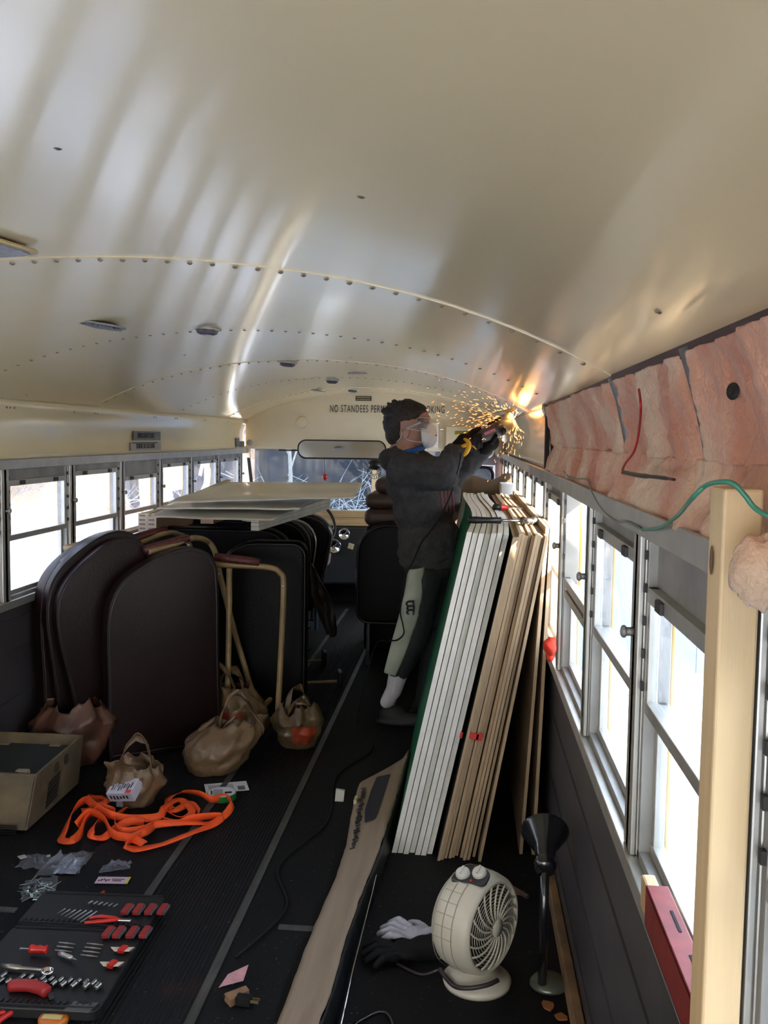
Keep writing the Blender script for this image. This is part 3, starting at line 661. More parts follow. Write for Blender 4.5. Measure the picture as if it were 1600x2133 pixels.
# bus bonnet under snow
t = thing('bus_bonnet', 'snow-covered bonnet of the bus below the windscreen', 'bonnet', (0, 9.05, 0))
b = B(); b.hexa([Vector(v) for v in [(-.95, 0, -.5), (.95, 0, -.5), (.8, 1.5, -.5), (-.8, 1.5, -.5), (-.95, 0, .60), (.95, 0, .60), (.75, 1.5, .50), (-.75, 1.5, .50)]]); b.build('shell', [yellowp], t, bevel=.05)
b = B(); b.grid(lambda u, v: Vector(((-.92+1.84*u)*(1-.18*v), .02+1.46*v, .66-.10*v+.03*math.sin(PI*u)+.02*noise.noise(Vector((u*5, v*5, 0))))), 24, 20); b.build('snow_cover', [snow], t, smooth=True, solid=.04)
# blue shed off to the right ahead
t = thing('blue_shed', 'blue board shed standing outside ahead on the right', 'shed', (4.8, 10.0, GZ))
bl = M('blue_boards', (.022, .060, .15), .6, 0, .15, 3, .2, 20, stretch=(8, 8, .6))
b = B(); b.bb(-2.75, 2.6, 0, 4, 0, 3.2)
for k in range(18): b.bb(-2.75+k*.3, -2.74+k*.3, -.01, 0, 0, 3.2)
b.build('wall', [bl], t)
b = B(); b.prism([(-3.0, 3.15), (2.9, 3.15), (0, 4.4)], -.3, 4.3); b.build('roof', [snow], t)
# unseen tree added to keep the sun off the rear windows
grm = M('conifer_green', (.03, .06, .03), .9, 0, .4, 8)
def added_shade_conifer(x, y, h, r, label, z0=.15):
    t = thing('added_shade_conifer', label, 'tree', (x, y, GZ)); b = B(); b.cyl((0, 0, 0), (0, 0, h*.9), .16, 10, .03); b.build('trunk', [bark], t)
    b = B()
    for k in range(10):
        q = k/9; zz = h*(z0+.8*q); rr_ = r*(1-q*.85); b.lathe([(rr_, -rr_*.35), (rr_*.5, .25), (.03, h*.16)], (0, 0, zz), n=14, caps=False)
    b.build('foliage', [grm], t, disp=(.25, .35)); return t
S_ = -SUN_DIR
P_ = Vector((1.155, 1.6, 1.0))
added_shade_conifer(3.75, -4.05, 8.5, 2.6, 'dark green sun-blocking tree added out of view behind the bus on the right')

# ================================================================== STACKED SHEETS ON THE RIGHT
foamw = M('white_foam', (.76, .74, .66), .75, 0, .06, 20, .2, 200); foamg = M('green_film', (.01, .14, .06), .35)
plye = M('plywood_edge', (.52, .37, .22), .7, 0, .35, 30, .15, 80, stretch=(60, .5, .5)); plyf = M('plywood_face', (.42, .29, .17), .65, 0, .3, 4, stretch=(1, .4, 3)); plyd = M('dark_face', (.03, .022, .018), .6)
def sheet(name, xb, xt, th, ya, yb, ht, edge, face, wav=0.0, zoff=0.0, nb=14, gl=None, lowbow=0.0):
    """one board standing on its long edge and leaning on the right wall; th = thickness"""
    b = B(); xs = []
    ny = 20; nz = 6
    def X(y, q): return xb+(xt-xb)*q + wav*math.sin((y-ya)/(yb-ya)*PI*1.6)*q + lowbow*math.sin(PI*q)
    vs = []; 
    for side_ in (0, 1):
        for j in range(nz+1):
            for i in range(ny+1):
                q = j/nz; y = ya+(yb-ya)*i/ny; vs.append(Vector((X(y, q)+side_*th, y, zoff+ht*q)))
    m = ny+1; S2 = m*(nz+1); fl_, fr_, fe = [], [], []
    for j in range(nz):
        for i in range(ny):
            a = j*m+i; fl_.append((a, a+1, a+m+1, a+m)); fr_.append((S2+a, S2+a+m, S2+a+m+1, S2+a+1))
        a = j*m; fe.append((a, a+m, S2+a+m, S2+a)); a = j*m+ny; fe.append((a, S2+a, S2+a+m, a+m))
    for i in range(ny):
        a = i; fe.append((a, S2+a, S2+a+1, a+1)); a = nz*m+i; fe.append((a, a+1, S2+a+1, S2+a))
    bm = b.bm; V = [bm.verts.new(v) for v in vs]
    for k_, fs in ((0, fe), (1, fl_), (1 if gl is None else 2, fr_)):
        for f in fs: bm.faces.new([V[i] for i in f]).material_index = k_
    return b.build(name, [edge, face, face if gl is None else gl])
rs = random.Random(11)
for i in range(7):
    xb = .600+i*.0212; xt = .848+i*.0212
    o = sheet('foam_board', xb, xt, .0185, 3.36+rs.uniform(-.012, .012), 5.80+rs.uniform(-.03, .03), 1.168+rs.uniform(-.006, .004), foamw, foamg, .022)
    tag(o, ['leftmost green-faced white foam board of the leaning stack', 'second white foam board from the left of the leaning stack', 'third white foam board from the left of the leaning stack', 'middle white foam board of the seven in the leaning stack', 'fifth white foam board from the left of the leaning stack', 'sixth white foam board from the left of the leaning stack', 'seventh white foam board, touching the plywood side of the stack'][i], 'foam board', 'white foam boards leaning in the stack')
x0b, x0t = .765, 1.005
ords = ['first', 'second', 'third', 'fourth', 'fifth', 'sixth', 'seventh', 'eighth', 'ninth', 'tenth', 'eleventh', 'twelfth']
gaps = [0, 0, .001, .004, .0, .001, .006, .0, .002, .008, .010, .012]
for i in range(11):
    th = .0105; x0b += gaps[i]+.0008; x0t += .0006
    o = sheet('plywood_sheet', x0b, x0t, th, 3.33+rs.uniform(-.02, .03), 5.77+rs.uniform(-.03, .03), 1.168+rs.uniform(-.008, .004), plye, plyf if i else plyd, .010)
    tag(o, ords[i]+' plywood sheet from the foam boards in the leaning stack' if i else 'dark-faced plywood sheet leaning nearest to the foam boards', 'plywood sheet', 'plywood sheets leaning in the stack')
    x0b += th; x0t += th
for i, (xb, xt) in enumerate(((1.060, 1.128), (1.105, 1.1425))):
    o = sheet('plywood_sheet', xb, xt-.004, .0115, 3.40, 5.8, 1.19, plye, plyf, 0)
    tag(o, ('nearly upright plywood sheet standing apart from the stack, left of two', 'rightmost nearly upright plywood sheet against the right wall')[i], 'plywood sheet', 'plywood sheets leaning in the stack')
# red paint marks on the board ends
redm = M('red_paint', (.6, .02, .02), .6)
t = thing('paint_mark', 'red spray mark across the plywood ends halfway down the stack', 'paint mark', (0, 0, 0))
b = B()
for x, z, dx, dz in ((.888, .455, .030, .020), (.905, .452, .02, .026), (.872, .468, .008, .010)): b.box((x, 3.318, z), (dx, .003, dz), (0, .2, 0))
b.build('dab', [redm], t); b = B(); b.box((.842, 3.335, .452), (.009, .003, .022), (0, .2, 0)); b.build('dab', [redm], t)
# hammer and screwdriver on top of the stack
ZT = 1.172
pa, pb = FZ(976, 1083, ZT+.018), FZ(1108, 1085, ZT+.012)
t = thing('hammer', 'hammer with black grip lying across the top of the stack', 'hammer', (0, 0, 0))
b = B(); d = (pb-pa); b.tube([pa, pa+d*.1, pa+d*.3, pa+d*.5], [.012, .014, .012, .013], 12); b.build('grip', [blackp], t, smooth=True)
b = B(); b.cyl(pa+d*.48, pb-d*.08, .006, 10); b.build('shaft', [steel], t, smooth=True)
b = B(); e = Vector((.25, .0, 0)); c = pb-d*.05; b.lathe([(.015, -.03), (.016, -.02), (.011, -.008), (.011, .01), (.014, .014)], c, (d.x, d.y, 0), 16); b.build('head', [M('dark_steel', (.18, .16, .15), .4, .8)], t, smooth=True)
b = B(); b.lathe([(.0165, 0), (.0165, .016), (.014, .018)], c+d.normalized()*.012, (d.x, d.y, 0), 16); b.tube(spline([c+Vector((-.005, 0, 0)), c+Vector((-.01, -.03, 0)), c+Vector((-.004, -.06, -.006))], 5), [.008]*5+[.006]*4+[.003]*2, 8); b.build('face', [steel], t, smooth=True)
t = thing('screwdriver', 'red-handled screwdriver lying on top of the stack', 'screwdriver', (0, 0, 0))
pa, pb = FZ(1027, 1056, ZT+.014), FZ(1076, 1059, ZT+.006); d = pb-pa
b = B(); b.tube([pa, pa+d*.08, pa+d*.2, pa+d*.45, pa+d*.52, pa+d*.60], [.008, .014, .016, .015, .010, .012], 14); b.build('handle', [redp], t, smooth=True)
b = B(); b.tube([pa-d*.01, pa+d*.05, pa+d*.3], [.006, .0155, .0165], 14); b.build('end_grip', [blackp], t, smooth=True)
b = B(); b.cyl(pa+d*.58, pb+d*.25, .003, 8); b.build('shank', [steel], t, smooth=True)
# red hook on the wall behind the stack, red rail on the sill, floor batten
b = B(); c = FX(1147, 1345, 1.12); b.ell(c, (.022, .03, .028), nu=16, nv=12, fn=lambda v: 1+.3*noise.noise(v*1.6)); b.ell(c+Vector((0, .01, -.035)), (.014, .02, .02), nu=12, nv=8)
tag(b.build('red_rag', [M('red_cloth', (.65, .04, .015), .8)], smooth=True), 'bunched red rag on the sill behind the plywood stack', 'rag')
t = thing('red_rail', 'dull red steel rail resting on the right window sill', 'rail', (0, 0, 0))
b = B(); b.bb(1.126, 1.160, .93, 1.45, .758, .764); b.bb(1.126, 1.130, .93, 1.45, .758, .822); b.bb(1.126, 1.160, .93, 1.45, .816, .822); b.build('channel', [M('dull_red', (.22, .022, .02), .55, 0, .3, 30)], t, bevel=.002)
for y in (1.34, 1.22, 1.08): b = B(); b.bb(1.146, 1.150, y-.03, y+.03, .8218, .823); b.build('slot', [blackr], t)
b = B(); b.bb(1.130, 1.152, 1.45, 1.51, .758, .812); b.build('end_block', [wood], t, bevel=.004)
b = B(); b.bb(1.135, 1.163, 2.20, 4.10, 0, .055); struct(b.build('baseboard_right', [M('stained_batten', (.26, .15, .07), .7, 0, .6, 6, .1, 40, stretch=(3, 1, 3))], bevel=.004))

# ================================================================== LEFT PILE OF SEATS
def slab(name, outline, th, m, parent, pipe=None, puff=.03):
    """upholstered panel: outline in x/z, padded faces, optional welt piping round the edge"""
    b = B(); b.prism(outline, -th/2, th/2); o = b.build(name, [m], parent, bevel=puff, seg=4)
    o.data.polygons.foreach_set('use_smooth', [True]*len(o.data.polygons))
    if pipe:
        b = B()
        for s in (-1, 1):
            c = [(sum(p[0] for p in outline)/len(outline)), (sum(p[1] for p in outline)/len(outline))]
            b.tube([Vector((c[0]+(x-c[0])*.955, s*(th/2-.002), c[1]+(z-c[1])*.965)) for x, z in outline], .004, 6, closed=True)
        b.build('piping', [pipe], o, smooth=True)
    return o
pipem = M('dark_piping', (.012, .008, .009), .4)
end_on = spline([(0, .03, 0), (0, .35, 0), (0, .60, 0), (.03, .74, 0), (.10, .83, 0), (.22, .90, 0), (.38, .955, 0), (.50, .955, 0), (.585, .90, 0), (.61, .78, 0), (.61, .4, 0), (.61, .03, 0), (.57, 0, 0), (.3, 0, 0), (.04, 0, 0)], 4, closed=True)
end_on = [(p.x, p.y) for p in end_on]
for (x, y, rz, ry, sc, lb) in ((-.79, 4.22, .58, 0, 1.0, 'front one of four maroon seat backs standing on end, square to the camera'), (-.915, 4.25, .78, -.20, .98, 'second of four maroon seat backs on end, tilted towards the left wall'), (-1.015, 4.235, .86, -.11, 1.03, 'third maroon seat back on end, a slim strip left of the second'), (-1.092, 4.215, .92, -.02, 1.05, 'rearmost maroon seat back on end, touching the left wall under the windows')):
    t = thing('upright_seat_back', lb, 'bus seat', (x, y, .0), rot=(-.04, ry, rz), group='maroon seat backs standing on end')  # only a seat back slab, not a whole bench
    slab('cushion', [(a*sc*.87, c*sc) for a, c in end_on], .105 if ry == 0 else .078, vinyl, t, pipem); t.location.z = .002+(.0 if ry == 0 else 0)
t = thing('upright_seat_back', 'dark seat back standing upright behind the tan tube frame', 'seat back', (-.475, 5.0, 0), rot=(-.03, 0, .06))
slab('cushion', [(x+.24, z+.47) for x, z in rrect(.49, .94, [.07, .22, .05, .05], 6)], .13, vinylk, t, pipem)
def frame(name, label, pts, pads, r=.0145):
    t = thing(name, label, 'seat frame')
    for q in pts:
        b = B(); b.tube(spline(q, 7), r, 12); b.build('tube', [tubec], t, smooth=True)
    for (pa, pb) in pads:
        b = B(); d = (pb-pa); b.tube([pa-d*.02, pa, pa+d*.3, pa+d*.7, pb, pb+d*.02], [.008, .020, .022, .022, .020, .008], 12); b.build('pad', [M('maroon_pad', (.10, .018, .020), .5, 0, .4, 40, .4, 60)], t, smooth=True)
    for p in (pts[0][-3],):
        b = B(); b.ell(p+Vector((0, -.014, 0)), (.006, .004, .006), nu=8, nv=6); b.build('bolt', [steel], t)
    return t
Y_ = 4.62
frame('tubular_frame', 'tan tubular seat frame with an arched top standing behind the plastic bags', [
    [FY(440, 1176, Y_), FY(500, 1178, Y_), FY(560, 1182, Y_), FY(583, 1193, Y_), FY(591, 1220, Y_), FY(586, 1350, Y_), FY(578, 1500, Y_-.02)],
    [FY(478, 1184, Y_+.0), FY(477, 1300, Y_), FY(474, 1470, Y_-.02)]], [(FY(448, 1160, Y_), FY(540, 1172, Y_))])
Y_ = 4.85
frame('tubular_frame', 'tan tubular frame crossing diagonally behind the arched one', [
    [FY(310, 1150, 4.45), FY(360, 1135, 4.55), FY(400, 1121, 4.65), FY(432, 1127, Y_), FY(448, 1150, Y_), FY(458, 1195, Y_), FY(490, 1320, Y_), FY(538, 1480, Y_)],
    [FY(538, 1480, Y_), FY(560, 1460, Y_+.1), FY(590, 1425, Y_+.2)]], [(FY(300, 1146, 4.45), FY(392, 1121, 4.62))])
frame('tubular_frame', 'tan tubular frame farthest left on top of the seat backs', [
    [FY(255, 1143, 4.6), FY(300, 1128, 4.7), FY(340, 1112, 4.8), FY(370, 1112, 5.0), FY(395, 1135, 5.1), FY(435, 1250, 5.1), FY(500, 1460, 5.1)]], [(FY(240, 1132, 4.6), FY(345, 1103, 4.85))], .013)
def bench(x, y, w, label, m, tilt=.1, lean=0, yaw=0, top=.95, leg=True):
    t = thing('passenger_bench', label, 'seat', (x, y, 0), rot=(0, 0, yaw))
    o = slab('backrest', [(a, c+.68) for a, c in rrect(w, .56, [.16, .16, .05, .05], 6)], .10, m, t, pipem); o.rotation_euler = (tilt, lean, 0)
    b = B(); b.bb(-w/2, w/2, .02, .46, .34, .44); b.build('seat', [m], t, bevel=.03, seg=3)
    for sx_ in (-1, 1):
        for sy in (.08, .40):
            b = B(); b.cyl((sx_*w*.38, sy, .35), (sx_*w*.38, sy, 0), .013, 8); b.box((sx_*w*.38, sy, .006), (.07, .05, .012)); b.build('leg', [blackp], t)
    return t
bench(-.62, 5.62, .92, 'dark bus seat under the near end of the cream sheets', vinylk, top=.95)
bench(-.60, 6.18, .90, 'dark bus seat under the middle of the cream sheets', vinylk)
s2 = bench(-.64, 6.66, .66, 'black seat with a curved sunlit side, behind the driver seat', M('gloss_vinyl', (.014, .012, .012), .25, 0, .2, 5), lean=.16)
s3 = bench(-.62, 7.26, .62, 'black driver seat with bright curved edge facing the windscreen', M('gloss_vinyl', (.02, .02, .02)), lean=.20)
b = B(); b.box((.36, .22, .52), (.06, .30, .10), (0, .1, 0)); b.build('armrest', [M('mauve_pad', (.25, .17, .17), .6)], s3, bevel=.02)
b = B(); b.cyl((.33, .0, .35), (.33, .0, 0), .014, 8); b.build('post', [M('blue_grey_post', (.08, .12, .20), .4)], s3)
# crumpled grey plastic hanging off the seat by the aisle
b = B()
b.grid(lambda u, v: FY(628+52*v+26*u*math.sin(PI*(v*.8+.1))+12*u, 1175+150*v, 6.3)+Vector((0, -.05*math.sin(6*u+4*v)+.05*noise.noise(Vector((u*4, v*6, 2))), 0)), 12, 24)
tag(b.build('plastic_sheeting', [M('grey_sheeting', (.14, .12, .11), .25, 0, .4, 6, .3, 20)], smooth=True, solid=.003), 'crumpled grey-brown plastic sheeting draped over the aisle side of the black seats', 'sheeting')
for i, (p0, p1, lb) in enumerate(((FZ(612, 1424, .03), FZ(704, 1419, .03), 'nearer of two tan floor brackets lying across the aisle'), (FZ(622, 1379, .03), FZ(672, 1376, .03), 'farther of two tan floor brackets lying across the aisle'))):
    t = thing('floor_bracket', lb, 'bracket', (0, 0, 0)); b = B(); b.tube([p0, p1], .010, 8); b.build('rod', [tubec], t)
    b = B(); b.box(p1+Vector((.01, 0, .02)), (.03, .10, .09), (0, 0, .2)); b.build('foot', [blackp], t, bevel=.008)
# timber ledge along the left windows, bundle of moulding, loose sheets
b = B(); b.hexa([Vector(v) for v in [(-1.13, 4.55, .925), (-1.06, 4.55, .925), (-1.06, 6.9, .925), (-1.13, 6.9, .925), (-1.13, 4.55, .944), (-1.06, 4.55, .944), (-1.06, 6.9, .944), (-1.13, 6.9, .944)]])
tag(b.build('pine_board', [woody], bevel=.002), 'long pale pine board lying along the left window sills on the seats', 'lumber')
lab_m = M('end_print', (.08, .06, .07), .7)
bp = None
for r in range(5):
    for c in range(2):
        t = thing('moulding_board', '', 'lumber', (-.985+c*.053, 5.3, .925+r*.0245), group='bundle of stacked moulding boards by the left windows')
        t['label'] = ('%s board from the bottom in the %s column of the white-ended bundle by the left windows' % (['lowest', 'second', 'third', 'fourth', 'topmost'][r], ['left', 'right'][c])).replace('lowest board from the bottom', 'lowest board').replace('topmost board from the bottom', 'topmost board')
        if bp is None:
            b = B(); b.bb(-.0255, .0255, .012, 1.5, 0, .0235); w1 = b.build('board', [M('primed_side', (.34, .20, .12), .6)], t)
            b = B(); b.bb(-.0255, .0255, 0, .012, 0, .0235); w2 = b.build('end_cap', [M('primed_end', (.70, .55, .42), .6)], t)
            b = B()
            for q in range(7): b.bb(-.018+q*.005, -.0155+q*.005, -.001, 0, .006, .017)
            w3 = b.build('end_print', [lab_m], w2); bp = t
        else:
            a1 = w1.copy(); COL.objects.link(a1); a1.parent = t; a2 = w2.copy(); COL.objects.link(a2); a2.parent = t; a3 = w3.copy(); COL.objects.link(a3); a3.parent = a2
for i, (x, z, lb) in enumerate(((-.655, 1.015, 'upper-left of the pale block ends sticking out under the cream sheets'), (-.645, .985, 'lower of the pale block ends sticking out under the cream sheets'), (-.545, 1.018, 'right-hand block end with print sticking out under the cream sheets'))):
    t = thing('lumber_offcut', lb, 'lumber', (x, 5.42, z)); b = B(); b.bb(-.038, .038, 0, .9, 0, .027); b.build('board', [M('peach_pine', (.62, .36, .22), .6, 0, .2, 8)], t, bevel=.001)
    if i == 2: b = B(); [b.bb(.0+q*.006, .003+q*.006, -.001, 0, .006, .018) for q in range(4)]; b.build('end_print', [lab_m], t)
shm = M('cream_sheet', (.78, .76, .70), .22, 0, .05, 3, coat=.3); shb = M('sheet_back', (.40, .38, .35), .5)
def loose(name, label, c4, curl, seed, m, wav=.01):
    b = B()
    def f(u, v):   # v=0 near edge, 1 far
        p = (c4[0]*(1-u)+c4[1]*u)*(1-v)+(c4[3]*(1-u)+c4[2]*u)*v
        return p+Vector((0, 0, wav*noise.noise(Vector((u*3, v*2, seed)))-curl*max(0, (.25-v)/.25)**2))
    b.grid(f, 40, 24); return tag(b.build(name, [m], smooth=True, solid=.0035), label, 'sheet', 'loose cream sheets on top of the seats')
V = Vector
loose('cream_sheet', 'topmost large cream sheet with rounded right corner on the seat pile', [V((-.74, 5.0, 1.145)), V((.262, 5.0, 1.192)), V((.20, 6.05, 1.207)), V((-.66, 5.95, 1.20))], .012, 1, shm)
loose('cream_sheet', 'second cream sheet just under the topmost one', [V((-.78, 4.93, 1.112)), V((-.02, 4.95, 1.122)), V((.0, 5.9, 1.165)), V((-.72, 5.9, 1.155))], .006, 2, shm, .008)
loose('cream_sheet', 'third cream sheet whose near edge droops lowest', [V((-.79, 4.84, 1.078)), V((-.14, 4.84, 1.075)), V((.02, 5.75, 1.140)), V((-.70, 5.75, 1.130))], .012, 3, M('grey_sheet', (.55, .53, .49), .3, 0, .1, 4), .008)
loose('cream_sheet', 'lowest curling sheet between the drooping one and the white planks', [V((-.34, 5.0, 1.045)), V((-.14, 5.0, 1.075)), V((.05, 5.9, 1.135)), V((-.40, 5.9, 1.10))], .0, 4, shm, .03)
b = B(); pa, pb = FY(305, 1072, 4.95), FY(476, 1001, 6.0); d = (pb-pa).normalized(); n_ = V((-d.y, d.x, 0))*.017
b.hexa([pa-n_, pa+n_, pb+n_, pb-n_, pa-n_+V((0, 0, .006)), pa+n_+V((0, 0, .006)), pb+n_+V((0, 0, .006)), pb-n_+V((0, 0, .006))])
tag(b.build('thin_batten', [M('cream_batten', (.70, .60, .42), .5)]), 'long thin cream batten slanting across the left corner of the sheets', 'batten')
for i in range(3):
    t = thing('white_plank', ('lowest', 'middle', 'top')[i]+' of three white-edged planks stacked beneath the cream sheets', 'lumber', group='three white planks under the cream sheets')
    b = B(); z0 = 1.000+.0215*i; pa, pb = V((-.232, 4.92, z0)), V((-.012, 6.02, z0+.040)); d = (pb-pa).normalized(); n_ = V((-d.y, d.x, 0))*.045
    b.hexa([pa, pb, pb+n_, pa+n_, pa+V((0, 0, .0205)), pb+V((0, 0, .0205)), pb+n_+V((0, 0, .0205)), pa+n_+V((0, 0, .0205))]); b.build('board', [M('white_plank_paint', (.66, .60, .50), .5, 0, .2, 12)], t, bevel=.0015)

# ================================================================== RIGHT FRONT: STACKED SEATS
brn = M('brown_vinyl', (.055, .030, .022), .5, 0, .3, 5, .15, 30)
t = thing('passenger_bench', 'black bus seat in the aisle behind the standing person', 'seat', (.42, 6.2, 0))
slab('backrest', [(a, c+.61) for a, c in rrect(.56, .66, [.18, .20, .08, .10], 6)], .11, vinylk, t, pipem)
b = B(); b.bb(-.27, .27, .05, .5, .30, .42); b.build('seat', [vinylk], t, bevel=.03, seg=3)
for sx_ in (-.2, .2):
    for y in (.0, .42): b = B(); b.cyl((sx_, y, .32), (sx_, y, 0), .012, 8); b.build('leg', [steel], t)
b = B(); b.tube(spline([(-.26, -.02, .68), (-.275, -.03, .62), (-.27, -.03, .50), (-.25, -.02, .46)], 4), .008, 8); b.build('handle', [steel], t, smooth=True)
t = thing('bench_base', 'large dark seat base carrying the brown cushions behind the person', 'seat', (.46, 6.95, 0)); b = B(); b.bb(-.31, .31, -.38, .2, 0, .885); b.build('body', [vinylk], t, bevel=.04, seg=3)
zc = .893
for i, (x0, x1, h) in enumerate(((.155, .72, .115), (.160, .72, .105), (.225, .72, .105))):
    b = B(); b.box(((x0+x1)/2, 6.72, zc+h/2), (x1-x0, .5, h)); o = tag(b.build('brown_cushion', [brn], bevel=.045, seg=4, disp=None), ('bottom', 'middle', 'top')[i]+' brown cushion of three stacked behind the person', 'cushion', 'brown cushions stacked behind the person'); o.data.polygons.foreach_set('use_smooth', [True]*6); zc += h+.001
t = thing('seat_pile', 'brown seat turned on its side beyond the stack of sheets', 'seat', (.93, 6.55, 0)); b = B(); b.bb(-.2, .2, -.2, .35, 0, 1.12); b.build('body', [M('brown_red_vinyl', (.10, .045, .03), .5, 0, .3, 4)], t, bevel=.04, seg=3)
b = B()
def tarp(u, v):
    x = .68+.46*u; z = 1.150+.095*math.sin(PI*min(1, v*1.1))+.020*noise.noise(V((u*5, v*3, 3)))-.02*abs(math.sin(u*7))
    if u > .85: z += (u-.85)*.2
    return V((x, 6.22+.62*v, z if v > .02 else z-.02))
b.grid(tarp, 40, 24); tag(b.build('brown_tarp', [M('brown_tarp_cloth', (.13, .075, .042), .35, 0, .3, 5, .2, 14)], smooth=True, solid=.006), 'folded shiny brown tarp on top of the seat beyond the sheet stack', 'tarp')
b = B(); b.bb(1.06, 1.140, 6.0, 6.3, 1.125, 1.215); tag(b.build('white_carton', [M('carton_white', (.75, .73, .68), .6)], bevel=.004, rot=None), 'bright white carton wedged between the brown tarp and the right windows', 'carton')
b = B(); b.bb(1.06, 1.14, 5.95, 6.35, 0, 1.12); tag(b.build('plywood_offcut', [plyf]), 'upright plywood offcut supporting the white carton', 'plywood')

# ================================================================== THE PERSON WITH THE GRINDER
skinm = M('skin', (.42, .225, .16), .55, 0, .15, 12); hairm = M('dark_hair', (.018, .011, .009), .6, 0, .4, 60, .8, 90); hood = M('charcoal_fleece', (.050, .048, .050), .95, 0, .35, 25, .5, 160)
pants = M('black_track_pants', (.010, .010, .012), .75); whitep = M('white_panel_cloth', (.42, .44, .36), .85, 0, .12, 12, .3, 90)
def blob(name, prims, voxel, m, parent, sm=6, disp=None):
    b = B()
    for q in prims:
        if q[0] == 'c': b.cap(*q[1:])
        else: b.ell(*q[1:])
    return b.build(name, [m], parent, smooth=True, voxel=voxel, sm=sm, disp=disp)
PY = 5.0
def J(px, py, dy=0.0): return FY(px, py, PY+dy)
person = thing('person', 'person in dark grey hoodie and dust mask holding up an angle grinder', 'person', (0, 0, 0))
skull = J(843, 880); 
fdir = V((1, -.12, .12)).normalized()
body = [('e', skull, (.096, .076, .098)), ('e', J(862, 893), (.068, .066, .080)), ('c', J(850, 905), J(882, 918), .050, .030), ('c', J(884, 919), J(889, 924), .026, .022),
        ('c', J(878, 868), J(884, 874), .040, .034), ('c', J(891, 886), J(903, 898), .012, .015), ('c', J(895, 906), J(897, 909), .014, .013),
        ('c', J(848, 905), J(842, 950), .056, .064), ('e', J(846, 904, -.077), (.017, .012, .031), (0, .3, 0)), ('e', J(842, 900, -.084), (.012, .006, .020), (0, .3, 0)), ('e', J(845, 902, .073), (.016, .010, .028), (0, .25, 0)),
        ('e', J(876, 881, -.045), (.018, .018, .012)), ('e', J(876, 881, .045), (.018, .018, .012)),
        ('c', J(842, 950), J(870, 1060), .09, .12), ('c', J(870, 1060), J(893, 1180), .12, .11),
        ('c', J(848, 975, -.12), J(924, 984, -.20), .050, .042), ('c', J(924, 984, -.20), J(955, 932, -.10), .040, .030),
        ('c', J(860, 980, .15), J(938, 988, .16), .050, .042), ('c', J(938, 988, .16), J(1010, 934, .08), .040, .030),
        ('c', J(887, 1200, -.09), J(866, 1325, -.09), .075, .055), ('c', J(866, 1325, -.09), J(812, 1465, -.09), .050, .028),
        ('c', J(912, 1200, .09), J(912, 1330, .09), .075, .055), ('c', J(912, 1330, .09), J(880, 1475, .09), .052, .036)]
blob('body', body, .0055, skinm, person, sm=3)
# hair
hp_ = [('e', J(840, 866), (.101, .081, .080)), ('e', J(826, 882), (.072, .079, .085)), ('c', J(850, 850), J(874, 856), .050, .040), ('e', J(822, 905), (.050, .068, .060))]
rh = random.Random(4)
for k in range(60):
    a = rh.uniform(-1.3, 1.4); s_ = rh.uniform(-.9, .9); base = J(840, 868)+V((.085*math.sin(a), .06*s_, .070*math.cos(a)*math.sqrt(1-.5*s_*s_)))
    hp_.append(('c', base, base+V((.020*math.sin(a)-.006+rh.uniform(-.012, .012), rh.uniform(-.012, .012), .020*math.cos(a)+rh.uniform(0, .008))), .012, .003, 6))
for k in range(14):
    base = J(806+rh.uniform(-3, 6), 862+rh.uniform(-6, 22)); hp_.append(('c', base, base+V((-.022, rh.uniform(-.03, .03), rh.uniform(-.004, .012))), .011, .003, 6))
blob('hair', hp_, .005, hairm, person, sm=1)
# eyes under the goggles
b = B(); b.ell(J(885, 881, -.034), (.010, .010, .008), nu=10, nv=8); b.build('eye', [M('eye_white', (.5, .5, .5), .3)], person, smooth=True)
b = B(); b.cap(J(872, 873, -.068), J(888, 871, -.045), .005, .003, 6); b.build('eyebrow', [hairm], person, smooth=True)
# dust mask
mk = J(893, 906); ax = V((1, -.25, .10)).normalized()
b = B(); b.lathe([(.068, -.020), (.068, -.006), (.060, .014), (.042, .032), (.018, .042), (.001, .044)], mk, ax, 28, caps=False); msk = b.build('dust_mask', [M('mask_white', (.72, .71, .68), .8, 0, .05, 20, .3, 60)], person, smooth=True, solid=.003)
b = B(); b.box(mk+ax*.036+V((.0, -.022, -.005)), (.016, .002, .006), (0, 0, .3)); b.build('print', [M('grey_print', (.10, .10, .10), .6)], msk)
for pts in ([J(886, 899, -.068), J(868, 896, -.078), J(849, 893, -.086)], [J(838, 900, -.088), J(834, 912, -.086), J(826, 921, -.080)], [J(884, 921, -.060), J(866, 920, -.074), J(846, 915, -.082)]):
    b = B(); b.tube(spline(pts, 5), .0020, 5); b.build('strap', [M('elastic', (.66, .64, .58), .7)], msk)
# goggles
b = B(); g0 = J(880, 881)
b.grid(lambda u, v: g0+V((.046*math.cos((u-.5)*3.4)-.010, .083*math.sin((u-.5)*2.9), -.028+.052*v)), 24, 4); gg = b.build('goggles', [glass('goggle_lens', .12, (.85, .88, .9), .12, 20)], person, smooth=True, solid=.002)
b = B(); b.tube([g0+V((.047*math.cos((u-.5)*3.4)-.010, .084*math.sin((u-.5)*2.9), .025)) for u in [k/16 for k in range(17)]], .003, 6)
b.tube([g0+V((.047*math.cos((u-.5)*3.4)-.010, .084*math.sin((u-.5)*2.9), -.029)) for u in [k/16 for k in range(17)]], .003, 6)
b.cap(g0+V((-.01, -.080, 0)), J(846, 893, -.082), .008, .004, 8); b.build('goggle_rim', [M('clear_rim', (.40, .40, .40), .2)], gg, smooth=True)
